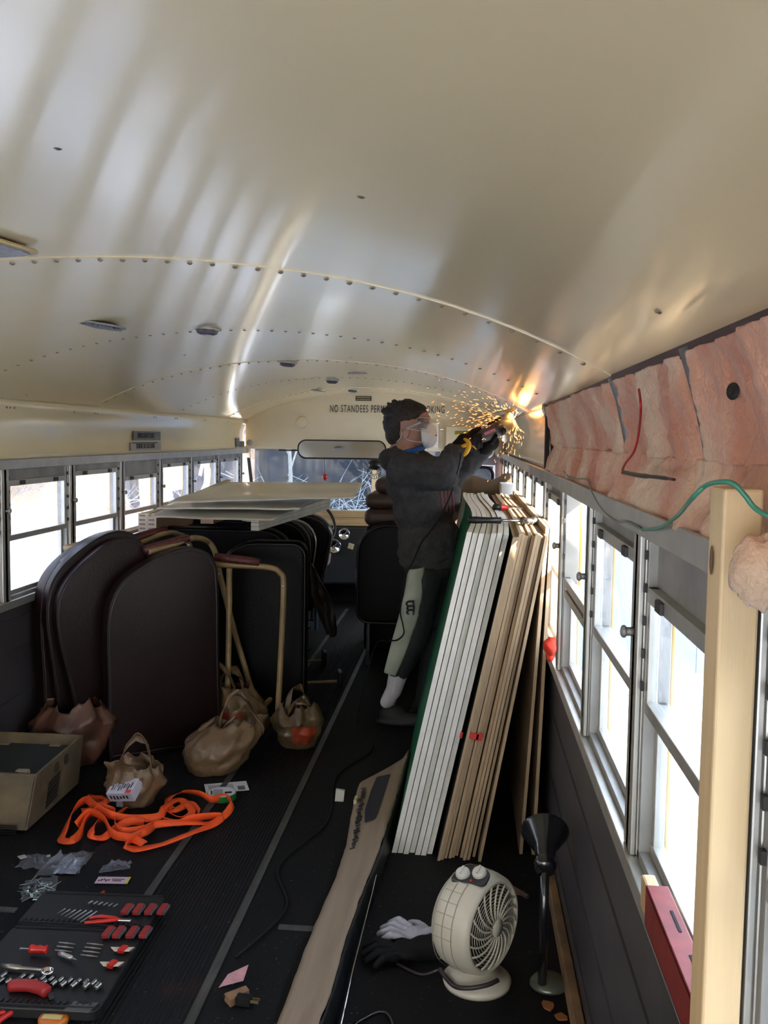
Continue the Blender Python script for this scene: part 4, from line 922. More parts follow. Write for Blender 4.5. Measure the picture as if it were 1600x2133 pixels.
# hoodie
hd = [('e', J(893, 1120), (.165, .185, .165)), ('e', J(880, 1060), (.158, .190, .16)), ('e', J(862, 1005), (.150, .205, .150)), ('e', J(895, 1150), (.172, .180, .085)),
      ('e', J(836, 962), (.105, .130, .070)), ('e', J(812, 955), (.062, .105, .055)), ('e', J(826, 944, -.05), (.050, .05, .035)), ('c', J(870, 950), J(905, 975), .045, .055),
      ('c', J(846, 982, -.14), J(922, 990, -.20), .100, .082), ('c', J(922, 990, -.20), J(948, 942, -.12), .076, .052),
      ('c', J(862, 985, .15), J(940, 992, .16), .100, .080), ('c', J(940, 992, .16), J(1008, 938, .08), .074, .046),
      ('c', J(905, 985), J(930, 1040), .09, .08), ('e', J(895, 1172), (.160, .175, .04))]
hdo = blob('hoodie', hd, .009, hood, person, sm=5, disp=(.028, .055))
b = B(); b.lathe([(.092, -.01), (.090, .006), (.082, .014), (.072, .010)], J(849, 938), (-.22, -.12, 1), 24, caps=False); b.build('collar', [M('blue_collar', (.01, .08, .28), .8)], person, smooth=True, solid=.004)
b = B(); c = J(868, 962, -.215); b.tube(spline([c, c+V((-.02, -.002, -.01)), c+V((-.04, .0, -.025))], 4), .0025, 5); b.build('zip_pull', [steel], hdo)
b = B(); b.mi = 0
for k, (px, py) in enumerate(((918, 1025), (926, 1025), (934, 1026), (942, 1027))): b.cap(J(px, py, -.205+.008*k), J(px+5, py+40, -.195+.012*k), .006, .004, 6)
b.build('chest_print', [M('dull_red_print', (.14, .03, .03), .8)], hdo, smooth=True)
# trousers, side panel, emblem, sock, shoes
pt = blob('trousers', [('e', J(898, 1180), (.145, .165, .10)), ('c', J(885, 1200, -.09), J(864, 1325, -.09), .100, .078), ('c', J(864, 1325, -.09), J(830, 1396, -.09), .075, .060),
      ('c', J(914, 1200, .08), J(914, 1330, .08), .105, .082), ('c', J(914, 1330, .08), J(890, 1460, .08), .08, .068), ('c', J(900, 1200), J(905, 1280), .10, .08)], .009, pants, person, sm=4, disp=(.012, .06))
LE = [(855, 1176), (849, 1215), (841, 1250), (832, 1285), (822, 1320), (813, 1355), (805, 1386)]; RE = [(887, 1172), (884, 1215), (880, 1250), (870, 1288), (858, 1322), (845, 1358), (829, 1392)]
LE = spline([J(*p) for p in LE], 3); RE = spline([J(*p) for p in RE], 3)
b = B(); nn_ = len(LE)-1
def pan(u, v):
    i = int(round(v*nn_)); p = LE[i].lerp(RE[i], u); r = .108-.038*v; return V((p.x, PY-.09-r*math.cos((u-.5)*1.3)-.010-.005*math.sin(v*23+u*3), p.z))
b.grid(pan, 8, nn_); pn = b.build('side_panel', [whitep], pt, smooth=True, solid=.004)
b = B()
for k, (dx, dz, r) in enumerate(((0, 0, .021), (.002, -.022, .019), (.003, -.043, .020))):
    c = J(855, 1258, -.21)+V((dx, 0, dz)); b.tube([c+V((r*math.cos(a)*.95, 0, r*math.sin(a)*.62)) for a in [PI*.25+q*PI*1.1/10 for q in range(11)]], [.003]+[.0055]*8+[.004, .002], 6)
b.tube([J(861, 1250, -.21), J(862, 1266, -.21), J(861, 1281, -.21)], [.004, .005, .003], 6); b.build('emblem', [blackt], pn)
b = B(); b.cap(J(836, 1380, -.09), J(820, 1440, -.09), .058, .042); b.cap(J(818, 1440, -.09), J(806, 1462, -.10), .040, .036); b.build('sock', [M('white_sock', (.50, .48, .50), .9, 0, .1, 20, .3, 60)], person, smooth=True, voxel=.006, sm=3)
for (px, py, dy) in ((812, 1480, -.09), (878, 1485, .09)):
    c = J(px, py, dy); blob('shoe', [('e', V((c.x+.02, c.y-.01, .055)), (.075, .048, .052)), ('c', V((c.x-.01, c.y-.01, .036)), V((c.x+.15, c.y-.03, .034)), .040, .034), ('e', V((c.x+.06, c.y-.02, .022)), (.135, .048, .022))], .006, M('dark_shoe', (.012, .011, .010), .7), person, sm=3)
# angle grinder
t = thing('angle_grinder', 'dark grey angle grinder throwing sparks, held against the cut roof edge', 'grinder')
ga, gb = J(978, 920, -.03), J(1046, 890, -.02); d = (gb-ga).normalized()
b = B(); b.tube([ga-d*.02, ga, ga+d*.05, ga+d*.10, ga+d*.15, gb], [.022, .030, .032, .038, .041, .040], 18); gbod = b.build('body', [M('grinder_grey', (.030, .034, .042), .45)], t, smooth=True)
b = B(); b.tube([gb, gb+d*.018, gb+d*.04, gb+d*.058], [.040, .038, .034, .020], 14); b.cyl(gb+d*.03, gb+d*.03+V((-.02, 0, .065)), .024, 14); b.build('gear_head', [M('olive_metal', (.42, .38, .24), .4, .3, .2, 20)], t, smooth=True)
dc = gb+d*.03+V((-.022, -.0, .068)); dn = V((-.25, .0, 1)).normalized()
b = B(); b.lathe([(.001, .006), (.06, .006), (.064, .0), (.064, -.014)], dc, dn, 26, a0=PI*.5, a1=PI*1.6, caps=False); b.build('guard', [M('olive_metal')], t, solid=.002)
b = B(); b.lathe([(.060, -.0015), (.060, .0015)], dc-dn*.006, dn, 30); b.build('disc', [M('abrasive', (.06, .05, .045), .8)], t)
b = B(); b.cyl(gb+V((0, -.03, 0)), gb+V((.005, -.11, -.02)), .014, 12); b.build('side_handle', [blackp], t, smooth=True)
lc = (ga+d*.115)+V((0, -.041, .004)); ang = -math.atan2(d.z, d.x)
b = B(); b.box(lc, (.062, .003, .021), (0, ang, 0)); lb_ = b.build('label', [M('label_red', (.30, .03, .04), .5)], gbod)
text('lettering', 'INOXIL', .019, M('label_pink', (.75, .45, .45), .5), lb_, (lc.x, lc.y-.003, lc.z), rot=(PI/2, ang, 0))
# gloves, five fingers each, closed on the tool
def glove(name, wrist, palm, dirs, parent, label=None, m=None, thumb=None):
    pr = [('c', wrist, palm, .038, .042), ('e', palm, (.046, .030, .044))]
    for pts, r in dirs:
        for a, c in zip(pts, pts[1:]): pr.append(('c', a, c, r, r*.9))
    return blob(name, pr, .0045, m, parent, sm=2)
glm = M('black_glove', (.006, .006, .0065), .8, spec=.2)
w_, p0 = J(952, 934, -.10), J(968, 920, -.075)
fing = []
for k, (off, L_) in enumerate(((.0, 1.0), (.021, 1.08), (.042, 1.02), (.061, .85))):
    s_ = ga+d*(.0+off)-V((0, 0, 0)); r = .043
    fing.append(([p0+d*off*.8+V((.0, -.01, .012)), s_+V((0, -.050*L_, .012)), s_+V((.004, -.046, -.026)), s_+V((.006, -.012, -.050)), s_+V((.006, .014, -.046))], .0105-.0008*k))
fing.append(([p0+V((.0, .0, .02)), ga+d*.02+V((0, -.015, .046)), ga+d*.055+V((0, .012, .047))], .0125))
gl1 = glove('right_glove', w_, p0, fing, person, m=glm)
b = B(); b.tube([J(954, 934, -.10)+(V((.048*math.cos(a), -.048*math.sin(a)*.75, .022*math.cos(a)+.0))).copy() for a in [k*2*PI/20 for k in range(20)]], .010, 8, closed=True)
b.tube(spline([J(967, 914, -.13), J(975, 920, -.15), J(977, 930, -.155), J(970, 944, -.15), J(957, 953, -.14)], 4), [.006, .007, .009, .010, .011, .011, .0115, .012, .012, .012, .012, .0115, .011, .010, .009, .008, .006], 8); b.cap(J(985, 929, -.12), J(992, 936, -.11), .004, .003, 6); b.build('cuff_trim', [M('glove_yellow', (.70, .38, .02), .6)], gl1, smooth=True)
w2_, p2 = J(1008, 936, .07), J(1022, 922, .035); f2 = []
for k in range(4):
    s_ = gb-d*(.012+.020*k); f2.append(([p2-d*.016*k+V((0, .01, -.005)), s_+V((0, .046, -.004)), s_+V((.002, .040, .030)), s_+V((0, .008, .048))], .0105))
f2.append(([p2+V((-.01, 0, -.01)), gb-d*.05+V((0, -.012, -.050)), gb-d*.035+V((0, -.040, -.030))], .0125))
glove('left_glove', w2_, p2, f2, person, m=glm)
# cord
b = B(); b.tube(spline([ga-d*.02, J(962, 940, -.15), J(955, 975, -.22), J(935, 1040, -.22), J(905, 1095, -.22), J(878, 1130, -.24), J(860, 1170, -.26), J(845, 1200, -.26), J(838, 1240, -.26), J(834, 1275, -.25), J(839, 1300, -.25), J(841, 1320, -.25), J(828, 1333, -.24), J(808, 1336, -.1), J(780, 1350, .1), V((.30, 4.9, .01)), V((.42, 4.5, .006)), V((.30, 4.1, .006)), V((.33, 3.6, .006)), V((.22, 3.2, .006)), V((.30, 2.9, .006)), V((.21, 2.6, .006))], 8), .004, 8)
tag(b.build('electric_cable', [blackr], smooth=True), 'thin black power cord running from the grinder down to the floor', 'cord')
# sparks
spm = bpy.data.materials.new('spark'); spm.use_nodes = True; q = spm.node_tree.nodes['Principled BSDF']; q.inputs['Emission Color'].default_value = (1, .30, .06, 1); q.inputs['Emission Strength'].default_value = 1.3
spc = bpy.data.materials.new('spark_core'); spc.use_nodes = True; q = spc.node_tree.nodes['Principled BSDF']; q.inputs['Emission Color'].default_value = (1, .45, .12, 1); q.inputs['Emission Strength'].default_value = 1.6
b = B(); rk = random.Random(21); src = J(1070, 872, 0)
for k in range(620):
    core = k < 150
    a = math.radians(rk.triangular(95, 240, 165)) if not core else math.radians(rk.uniform(60, 250))
    if rk.random() < .22: a = math.radians(rk.uniform(-110, -60))
    R = abs(rk.gauss(0, .20)) if not core else abs(rk.gauss(0, .065))
    el = rk.uniform(-.5, .5); p = src+V((math.cos(a)*R, el*R, math.sin(a)*R*.75-.25*R*R))
    if p.z > hz(p.x)-.012 or p.x > 1.135: continue
    dd = (p-src).normalized()+V((rk.uniform(-.5, .5), rk.uniform(-.5, .5), rk.uniform(-.5, .3))); dd.normalize(); l = rk.uniform(.006, .020); b.mi = 1 if core else 0
    b.tube([p, p+dd*l*.6, p+dd*l], [.0006, .0013 if not core else .0017, .0005], 4)
o = b.build('grinding_sparks', [spm, spc]); tag(o, 'spray of glowing orange sparks flying off the grinder disc', 'sparks', kind='stuff')
gl_ = bpy.data.lights.new('spark_glow', 'POINT'); go = bpy.data.objects.new('spark_glow', gl_); COL.objects.link(go); go.location = src+V((-.02, -.03, .01)); gl_.energy = .45; gl_.color = (1, .45, .14); gl_.shadow_soft_size = .05

# ================================================================== FOREGROUND, RIGHT OF THE AISLE
# long carton-wrapped panel lying along the aisle, black edge and thin metal rail
card = M('cardboard', (.30, .22, .15), .8, 0, .12, 6, .1, 30, stretch=(8, .6, 1))
t = thing('cardboard_panel', 'long brown cardboard-wrapped panel lying beside the aisle, black print at its far end', 'panel', (0, 0, 0))
Lx = [(2.05, .385), (2.32, .402), (2.62, .41), (2.9, .425), (3.07, .437), (3.32, .440), (3.6, .425), (3.88, .417), (3.95, .420), (4.10, .50), (4.26, .585)]
Rx = [(2.05, .50), (2.32, .522), (2.62, .528), (2.9, .545), (3.07, .56), (3.32, .575), (3.6, .59), (3.88, .60), (3.95, .602), (4.10, .604), (4.26, .606)]
def intp(T, y):
    for (a, p), (c, q) in zip(T, T[1:]):
        if y <= c: return p+(q-p)*(y-a)/(c-a)
    return T[-1][1]
def topz(u): return .035+.045*u
b = B()
b.grid(lambda u, v: V((intp(Lx, 2.05+2.21*v)*(1-u)+intp(Rx, 2.05+2.21*v)*u+.004*noise.noise(V((u*2, v*30, 1))), 2.05+2.21*v, topz(u)+.004*math.sin(u*9))), 10, 90)
b.build('cover', [card], t, smooth=True, solid=.004)
b = B(); b.grid(lambda u, v: V((intp(Rx, 2.05+2.21*v)+.004+.014*u+.004*noise.noise(V((v*40, u, 0))), 2.05+2.21*v, (topz(1)+.004)*(1-u)+.002*u)), 4, 90); b.build('black_edge', [blackp], t, smooth=True, solid=.004)
b = B(); b.grid(lambda u, v: V((intp(Lx, 2.05+2.21*v)+.0, 2.05+2.21*v, topz(0)*(1-u)+.002*u)), 2, 90); b.build('side', [card], t, smooth=True, solid=.003)
b = B()
inkr = random.Random(3)
for k in range(30):    # block of heavy illegible print, and the dark bar beside it
    y = 3.26+.60*k/30; x0 = intp(Lx, y)+.018
    b.box((x0+.012+inkr.uniform(-.003, .003), y, topz(.25)+.007), (inkr.uniform(.012, .026), inkr.uniform(.006, .015), .001), (0, -.3, inkr.uniform(-.6, .6)))
b.build('print', [blackt], t)
b = B(); q_ = [(3.48, .50), (3.50, .538), (3.78, .55), (3.97, .556), (3.97, .500), (3.80, .490), (3.60, .488)]
b.mesh([V((x-.012, y, topz((x-.012-intp(Lx, y))/(intp(Rx, y)-intp(Lx, y)))+.0062)) for y, x in q_], [tuple(range(7))]); b.build('print_bar', [M('navy_ink', (.02, .02, .03), .6)], t)
b = B(); b.tube([FZ(703, 2170, .05), FZ(735, 2020, .05), FZ(775, 1860, .05), FZ(805, 1725, .05), FZ(826, 1640, .05)], .0028, 6)
tag(b.build('metal_trim', [chrome], smooth=True), 'thin shiny metal trim strip along the black edge of the cardboard panel', 'trim strip')
b = B(); b.prism([(-.018, 0), (.018, 0), (.022, .045), (-.014, .05)], -.008, .008, o=FZ(707, 1668, 0)); tag(b.build('white_clip', [M('white_tag', (.55, .54, .47), .6)], rot=(0, 0, 0)), 'small off-white block standing on the floor left of the cardboard panel', 'block')
b = B(); b.box(FZ(741, 1675, .03), (.012, .05, .05)); tag(b.build('cream_clip', [M('cream_tag')]), 'small cream clip on the far left edge of the cardboard panel', 'clip')
# fan heater
hx, hy = .893, 2.56
t = thing('fan_heater', 'round off-white portable fan heater with two dials on top', 'heater', (hx, hy, 0))
ivory = M('ivory_plastic', (.62, .57, .45), .4, 0, .08, 8)
ax = V((math.cos(math.radians(-35)), math.sin(math.radians(-35)), .02)).normalized(); hc = V((0, 0, .178))
b = B(); b.lathe([(.092, 0), (.095, .012), (.085, .022), (.060, .030), (.05, .045)], (.005, -.0, 0), n=36); ob = b.build('base', [ivory], t, smooth=True)
b = B(); b.lathe([(.001, -.085), (.07, -.084), (.110, -.072), (.128, -.052), (.136, -.02), (.136, .02), (.130, .048), (.122, .058), (.116, .060), (.112, .056), (.110, .044)], hc, ax, 44, caps=False)
hb = b.build('housing', [ivory], t, smooth=True)
b = B()
for q in (-.05, -.02, .01): b.lathe([(.1368, q), (.1372, q+.0015), (.1368, q+.003)], hc, ax, 44, caps=False)
for k in range(10):
    a = .4+k*.23; e = ax.orthogonal().normalized(); g = ax.cross(e); b.tube([hc+ax*x+(e*math.cos(a)+g*math.sin(a))*(.1372) for x in (-.045, .015)], .0006, 4)
b.build('groove', [M('groove_line', (.30, .27, .20), .6)], hb)
b = B(); b.lathe([(.112, .045), (.001, .045)], hc, ax, 40, caps=False); b.build('inner_grille', [M('grille_dark', (.045, .035, .028), .6)], hb)
e = ax.cross(V((0, 0, 1))).normalized(); g = V((0, 0, 1)); g = e.cross(ax).normalized()
b = B()
for k in range(20):
    a = k*PI/10; pts = []
    for j in range(7):
        r = .024+.092*j/6; aa = a+.55*(j/6)**1.3; pts.append(hc+ax*(.068-.012*(j/6)**2)+(e*math.cos(aa)+g*math.sin(aa))*r)
    b.tube(pts, .0030, 5)
gr = b.build('grille_spoke', [ivory], hb, smooth=True)
b = B()
for k in range(11): r = .032+.0082*k; b.tube([hc+ax*(.061-.012*(k/10)**2)+(e*math.cos(a)+g*math.sin(a))*r for a in [q*2*PI/40 for q in range(40)]], .0013, 4, closed=True)
b.build('grille_ring', [ivory], hb, smooth=True)
b = B(); b.lathe([(.026, .062), (.024, .072), (.001, .074)], hc, ax, 24); b.build('hub', [ivory], hb, smooth=True)
b = B(); pc = hc+V((-.015, -.030, .124)); b.prism(rrect(.105, .062, [.03, .03, .014, .014], 6), 0, .010, 'xy'); pnl = b.build('control_panel', [dgrey], t, bevel=.003, loc=pc+V((.0, .012, .004)), rot=(.34, -.12, -.45))
for k, (dx, dz) in enumerate(((-.022, -.004), (.024, .006))):
    b = B(); b.lathe([(.020, .010), (.020, .018), (.017, .024), (.001, .025)], (dx, dz, 0), n=24); b.bb(dx-.003, dx+.003, dz-.014, dz+.014, .024, .030); b.build('dial', [white], pnl, smooth=False, bevel=.001)
b = B(); b.lathe([(.004, .010), (.001, .013)], (.008, -.021, 0), n=10); b.build('indicator', [redp], pnl)
b = B(); b.tube(spline([(-.098, .0, .030), (-.06, -.07, .028), (-.02, -.093, .036), (.03, -.09, .046), (.06, -.07, .050)], 5), .0065, 8); b.tube(spline([(-.098, 0, .03), (-.15, .01, .006), (-.22, .06, .005)], 5), .004, 6); b.build('power_cord', [M('brown_cord', (.03, .018, .02), .5)], t, smooth=True)
# desk lamp, shade tipped upward
t = thing('desk_lamp', 'black desk lamp with flared shade tipped up beside the fan heater', 'lamp', (1.075, 2.56, 0))
b = B(); b.lathe([(.001, .002), (.052, .002), (.052, .008), (.045, .018), (.001, .022)], (.02, .005, 0), n=32); b.build('base', [M('green_grey_dish', (.10, .11, .08), .3, .3)], t, smooth=True)
b = B(); b.tube([(0, -.02, .01), (.0, -.015, .20), (.0, -.01, .345)], .0125, 12); b.build('pole', [M('gloss_black', (.008, .008, .009), .2, coat=.5)], t, smooth=True)
b = B(); sa = V((.06, .93, .36)).normalized(); b.lathe([(.001, -.015), (.026, -.012), (.030, .0), (.026, .018), (.024, .03), (.027, .036), (.030, .065), (.038, .075), (.064, .125), (.068, .13), (.066, .131)], (0, -.012, .345), sa, 36)
b.build('shade', [M('gloss_black')], t, smooth=True)
b = B(); b.lathe([(.030, .02), (.032, .024), (.030, .028)], (0, -.012, .330), sa, 24, caps=False); b.build('knob', [M('gloss_black')], t, smooth=True)
# pair of work gloves on the floor
whm = M('white_glove_cloth', (.42, .40, .44), .85, 0, .15, 20, .3, 90)
def flat_glove(x, y, rz, label, top, pal, seed):
    t = thing('work_glove', label, 'glove', (x, y, 0), rz, 'work gloves on the floor'); r = random.Random(seed)
    pr = [('e', V((0, 0, .026)), (.055, .044, .022)), ('c', V((-.03, 0, .024)), V((-.075, .0, .026)), .034, .038)]
    for k, yy in enumerate((-.034, -.012, .011, .033)):
        L_ = (.07, .082, .078, .06)[k]; c1 = V((.045, yy, .026)); c2 = c1+V((L_*.55, yy*.35, .012)); c3 = c2+V((L_*.45, yy*.2, -.020)); pr += [('c', c1, c2, .0125, .0115), ('c', c2, c3, .0115, .010)]
    c1 = V((-.01, -.04, .022)); c2 = V((.03, -.072, .022)); pr += [('c', c1, c2, .014, .013), ('c', c2, c2+V((.028, -.004, -.004)), .013, .011)]
    blob('glove_body', pr, .004, pal, t, sm=2, disp=(.006, .03))
    blob('cuff', [('c', V((-.06, 0, .028)), V((-.115, .0, .022)), .030, .038)], .005, top, t, sm=2, disp=(.006, .03))
flat_glove(.735, 2.74, 2.9, 'black-palmed glove with white cuff lying behind the fan heater, farther of the pair', whm, whm, 1)
flat_glove(.700, 2.66, 3.45, 'black work glove crumpled over the other, nearer of the pair', whm, glm, 2)
# wooden splinter, leaves, floor litter on the right
b = B(); pa, pb = FZ(975, 1805, .01), FZ(1100, 1868, .01); b.tube([pa, pa.lerp(pb, .4)+V((0, .01, 0)), pb], [.006, .014, .008], 6); tag(b.build('wood_splinter', [M('dark_splinter', (.10, .055, .035), .8, 0, .5, 20)]), 'long dark wood splinter on the floor in front of the plywood ends', 'wood scrap')
lf = M('orange_leaf', (.26, .10, .03), .6)
def chip(name, label, cat, px, py, r, m, z=.004, n=9, seed=0, flat=.003):
    rr_ = random.Random(seed+px); c = FZ(px, py, 0); b = B(); b.prism([(c.x+r*rr_.uniform(.5, 1.1)*math.cos(2*PI*k/n), c.y+r*rr_.uniform(.5, 1.1)*math.sin(2*PI*k/n)) for k in range(n)], z, z+flat, 'xy'); return tag(b.build(name, [m]), label, cat)
chip('dry_leaf', 'orange dry leaf on the floor at the far end of the splinter', 'leaf', 1080, 1862, .022, lf)
chip('dry_leaf', 'dark orange leaf scrap right of the lamp pole', 'leaf', 1133, 1935, .018, lf)
chip('dry_leaf', 'curled orange leaf at the bottom edge below the lamp base', 'leaf', 1142, 2098, .028, lf)
chip('dry_leaf', 'orange leaf scrap by the bottom of the wooden floor batten', 'leaf', 1168, 2122, .020, lf)
# ================================================================== FOREGROUND, LEFT OF THE AISLE
b = B(); pts = [FZ(px, py, .012) for px, py in ((455, 2055), (475, 2035), (518, 2015), (507, 2040), (462, 2052))]
b.mesh([V((p.x, p.y, .008+.012*(i in (1, 2)))) for i, p in enumerate(pts)], [(0, 1, 2, 3, 4)]); tag(b.build('pink_paper', [M('pink_paper_m', (.55, .26, .28), .7, 0, .25, 30)], solid=.001), 'small torn pink paper on the right aisle strip', 'paper')
b = B(); b.prism([(p.x, p.y) for p in (FZ(467, 2085, 0), FZ(480, 2100, 0), FZ(520, 2078, 0), FZ(512, 2068, 0))], 0, .022, 'xy'); tag(b.build('wood_scrap', [M('wood_scrap_m', (.30, .16, .08), .7, 0, .4, 20)], bevel=.002), 'little wood block scrap near the bottom centre of the floor', 'wood scrap')
t = thing('power_plug', 'black power plug with brass prongs lying by the wood scrap', 'plug', FZ(508, 2083, .014), -.1)
b = B(); b.box((0, 0, 0), (.04, .026, .024)); b.cyl((-.02, 0, 0), (-.06, .01, 0), .006, 8); b.build('body', [blackr], t, bevel=.004)
for dy in (-.007, .007): b = B(); b.box((.031, dy, .002), (.022, .002, .007)); b.build('prong', [M('brass', (.55, .42, .22), .3, .9)], t)
b = B(); b.tube(spline([FZ(740, 2133, .005), FZ(790, 2108, .005), FZ(812, 2118, .005), FZ(822, 2150, .005)], 6), .0045, 8); tag(b.build('electric_cable', [M('gloss_black')], smooth=True), 'short loop of glossy black cord at the bottom edge right of the cardboard', 'cord')
# plastic bags
def bag(name, label, loc, rx, ry, h, rz, seed, m, handles=True, open_=.55, red=True, lean=(0, 0), items=None, hh=.12):
    t = thing(name, label, 'plastic bag', loc, rz, 'plastic shopping bags on the floor'); b = B()
    def f(u, v):
        a = 2*PI*u; q = v; prof = (.70+.42*math.sin(min(1, q*1.15)*PI*.62))*(1 if q < .72 else 1-(q-.72)*1.5*(1-open_))
        k = 1+.16*noise.noise(V((math.cos(a)*2.2, math.sin(a)*2.2, v*3+seed)))+.07*noise.noise(V((math.cos(a)*6, math.sin(a)*6, v*7+seed)))+.04*math.sin(a*9+seed+v*3)*v
        top = (.26*noise.noise(V((math.cos(a)*1.5, math.sin(a)*1.5, seed+9)))+.14*noise.noise(V((math.cos(a)*5, math.sin(a)*5, seed+3))))*v*v
        k -= .16*(1-abs(noise.noise(V((math.cos(a)*2.6, math.sin(a)*2.6, v*2.2+seed+7))))*2.5)*(.35+v)*.6
        k += .05*noise.noise(V((math.cos(a)*13, math.sin(a)*13, v*9+seed)))
        return V((rx*prof*k*math.cos(a)+lean[0]*v*v, ry*prof*k*math.sin(a)+lean[1]*v*v, h*(v+top)))
    b.grid(f, 56, 26, close_u=True)
    b.mesh([f(k/56, 0)*1.0 for k in range(56)], [tuple(range(56))]); b.build('pouch', [m], t, smooth=True, solid=.0015)
    if handles:
        for s in (-1, 1):
            b = B(); base = V((lean[0], s*ry*open_*.8+lean[1], h*.93)); n = 14
            b.grid(lambda u, v: base+V((rx*.62*math.cos(PI*u)*(1-.12*v)+.03*noise.noise(V((u*3, v, seed))), s*.014*math.sin(PI*u)*2+.05*noise.noise(V((u*3, v*1.5, seed+s))), (hh*(.75+.25*s*math.sin(seed))+.034*v)*math.sin(PI*u)**.8+.015*noise.noise(V((u*6, v, seed)))-.04*(1-math.sin(PI*u)))), 18, 3); b.build('handle', [m], t, smooth=True, solid=.0015)
    if red:
        b = B(); a0 = -PI*.62
        b.grid(lambda u, v: f(((a0+.95*u)/(2*PI)) % 1, .18+.42*v)*1.0+V((0, -.004, .0))+V((math.cos(a0+.95*u), math.sin(a0+.95*u), 0))*.003, 10, 10)
        b.build('red_print', [M('bag_red', (.42, .055, .02), .5, 0, .5, 14)], t, smooth=True)
    return t
bag('shopping_bag', 'tan plastic bag standing open on the orange strap with a white printed box inside', (-.475, 3.70, .0), .105, .085, .17, .1, 1, tanbag, open_=.9, red=False, hh=.075)
bag('shopping_bag', 'tan plastic bag slumped over sideways beside the product box', (-.26, 4.12, .0), .15, .12, .20, .4, 2.7, tanbag, red=False, lean=(.12, .05))
bag('shopping_bag', 'tall tan plastic bag with a red print at the foot of the seat frame', (-.24, 4.62, .0), .13, .12, .25, -.2, 5.1, tanbag, lean=(-.10, 0))
bag('shopping_bag', 'round full plastic bag with knotted top, rightmost bag next to the aisle', (.055, 4.52, .0), .115, .11, .20, .3, 7.7, M('pale_bag', (.17, .11, .055), .35, 0, .4, 6, .6, 22), open_=.3, hh=.06)
bag('shopping_bag', 'dim reddish plastic bag bulging behind the dented metal box', (-.93, 4.16, .0), .17, .14, .27, .3, 9.2, M('rust_bag', (.16, .07, .045), .4, 0, .5, 6, .4, 25), handles=False, open_=.3, red=False)
# printed box inside the first bag and other packages
def carton(name, label, loc, rot, dims, cat='box', strip=True):
    t = thing(name, label, cat, loc, rot=rot); x, y, z = dims; b = B(); b.bb(-x/2, x/2, -y/2, y/2, 0, z); b.build('body', [M('carton_lilac', (.52, .50, .58), .5)], t, bevel=.001)
    b = B(); r = random.Random(int(x*1e4))
    for k in range(9): b.box((-x*.35+x*.09*k, r.uniform(-.2, .1)*y, z+.0006), (x*.05*r.uniform(.4, 1), y*r.uniform(.2, .5), .0008))
    for k in range(6): b.box((-x*.36+x*.13*k, -y/2-.0006, z*r.uniform(.35, .6)), (x*.07, .0008, z*r.uniform(.2, .5)))
    b.build('print', [blackt], t)
    if strip: b = B(); b.bb(x*.25, x*.48, -y*.48, -y*.3, z, z+.001); b.build('red_band', [redp], t)
    return t
carton('printed_box', 'white and black printed box tilted inside the open plastic bag', (-.475, 3.62, .075), (.5, -.15, -.25), (.115, .09, .045))
b = B(); b.box((-.50, 3.66, .05), (.06, .05, .08), (.2, .1, .3)); tag(b.build('printed_box', [M('carton_lilac')], bevel=.001), 'second white box lower down inside the open plastic bag', 'box')
carton('product_box', 'small white product box with barcode standing right of the slumped bag', tuple(FZ(478, 1605, 0)+V((0, .03, 0))), (0, 0, -.3), (.055, .05, .105), strip=False)
t = thing('instruction_sheet', 'white printed leaflet lying under the green tape roll', 'paper', tuple(FZ(472, 1640, .003)), .35); b = B(); b.bb(-.09, .09, -.055, .055, 0, .001); b.build('page', [paper], t)
b = B(); [b.bb(-.075, .03, -.045+.012*k, -.041+.012*k, .001, .0015) for k in range(7)]; b.bb(.045, .075, -.045, .0, .001, .0016); b.build('print', [M('grey_print')], t)
t = thing('tape_roll', 'roll of green tape with a white label lying flat beside the slumped bag', 'tape', tuple(FZ(462, 1662, .0)), .3)
b = B(); b.lathe([(.060, 0), (.060, .024), (.028, .024), (.028, 0)], n=36); b.build('roll', [M('green_tape', (.02, .22, .05), .4)], t)
b = B(); b.lathe([(.057, .0243), (.057, .0253), (.001, .0253)], n=36); lb2 = b.build('label', [paper], t)
b = B(); [b.bb(-.035, .005, -.03+.009*k, -.027+.009*k, .0253, .0257) for k in range(7)]; b.bb(.012, .04, -.02, .0, .0253, .0258); b.bb(-.045, -.038, -.02, .02, .0253, .0258); b.build('print', [blackt], lb2)
# orange webbing strap
def ribbon(name, label, paths, m, w=.030):
    t = thing(name, label, 'strap', (0, 0, 0)); k_ = 0
    for pts, lay in paths:
        P3 = spline(pts, 9); b = B(); n = len(P3)
        def f(u, v):
            i = int(round(u*(n-1))); tg = (P3[min(i+1, n-1)]-P3[max(i-1, 0)]); tg.z = 0; tg.normalize(); side_ = V((-tg.y, tg.x, 0)); ph = lay+.75*math.sin(u*n*.09+lay*7); wd = side_*math.cos(ph)+V((0, 0, 1))*math.sin(abs(ph))
            p = P3[i]; base = p+wd*(w*(v-.5)); base.z = max(.001, p.z+abs(math.sin(ph))*w*.5+wd.z*w*(v-.5)); return base
        b.grid(f, n-1, 2); b.build('webbing', [m], t, smooth=True, solid=.0018)
    return t
def GP(l, z=.004): return [FZ(px, py, z+.010*(i % 3)) for i, (px, py) in enumerate(l)]
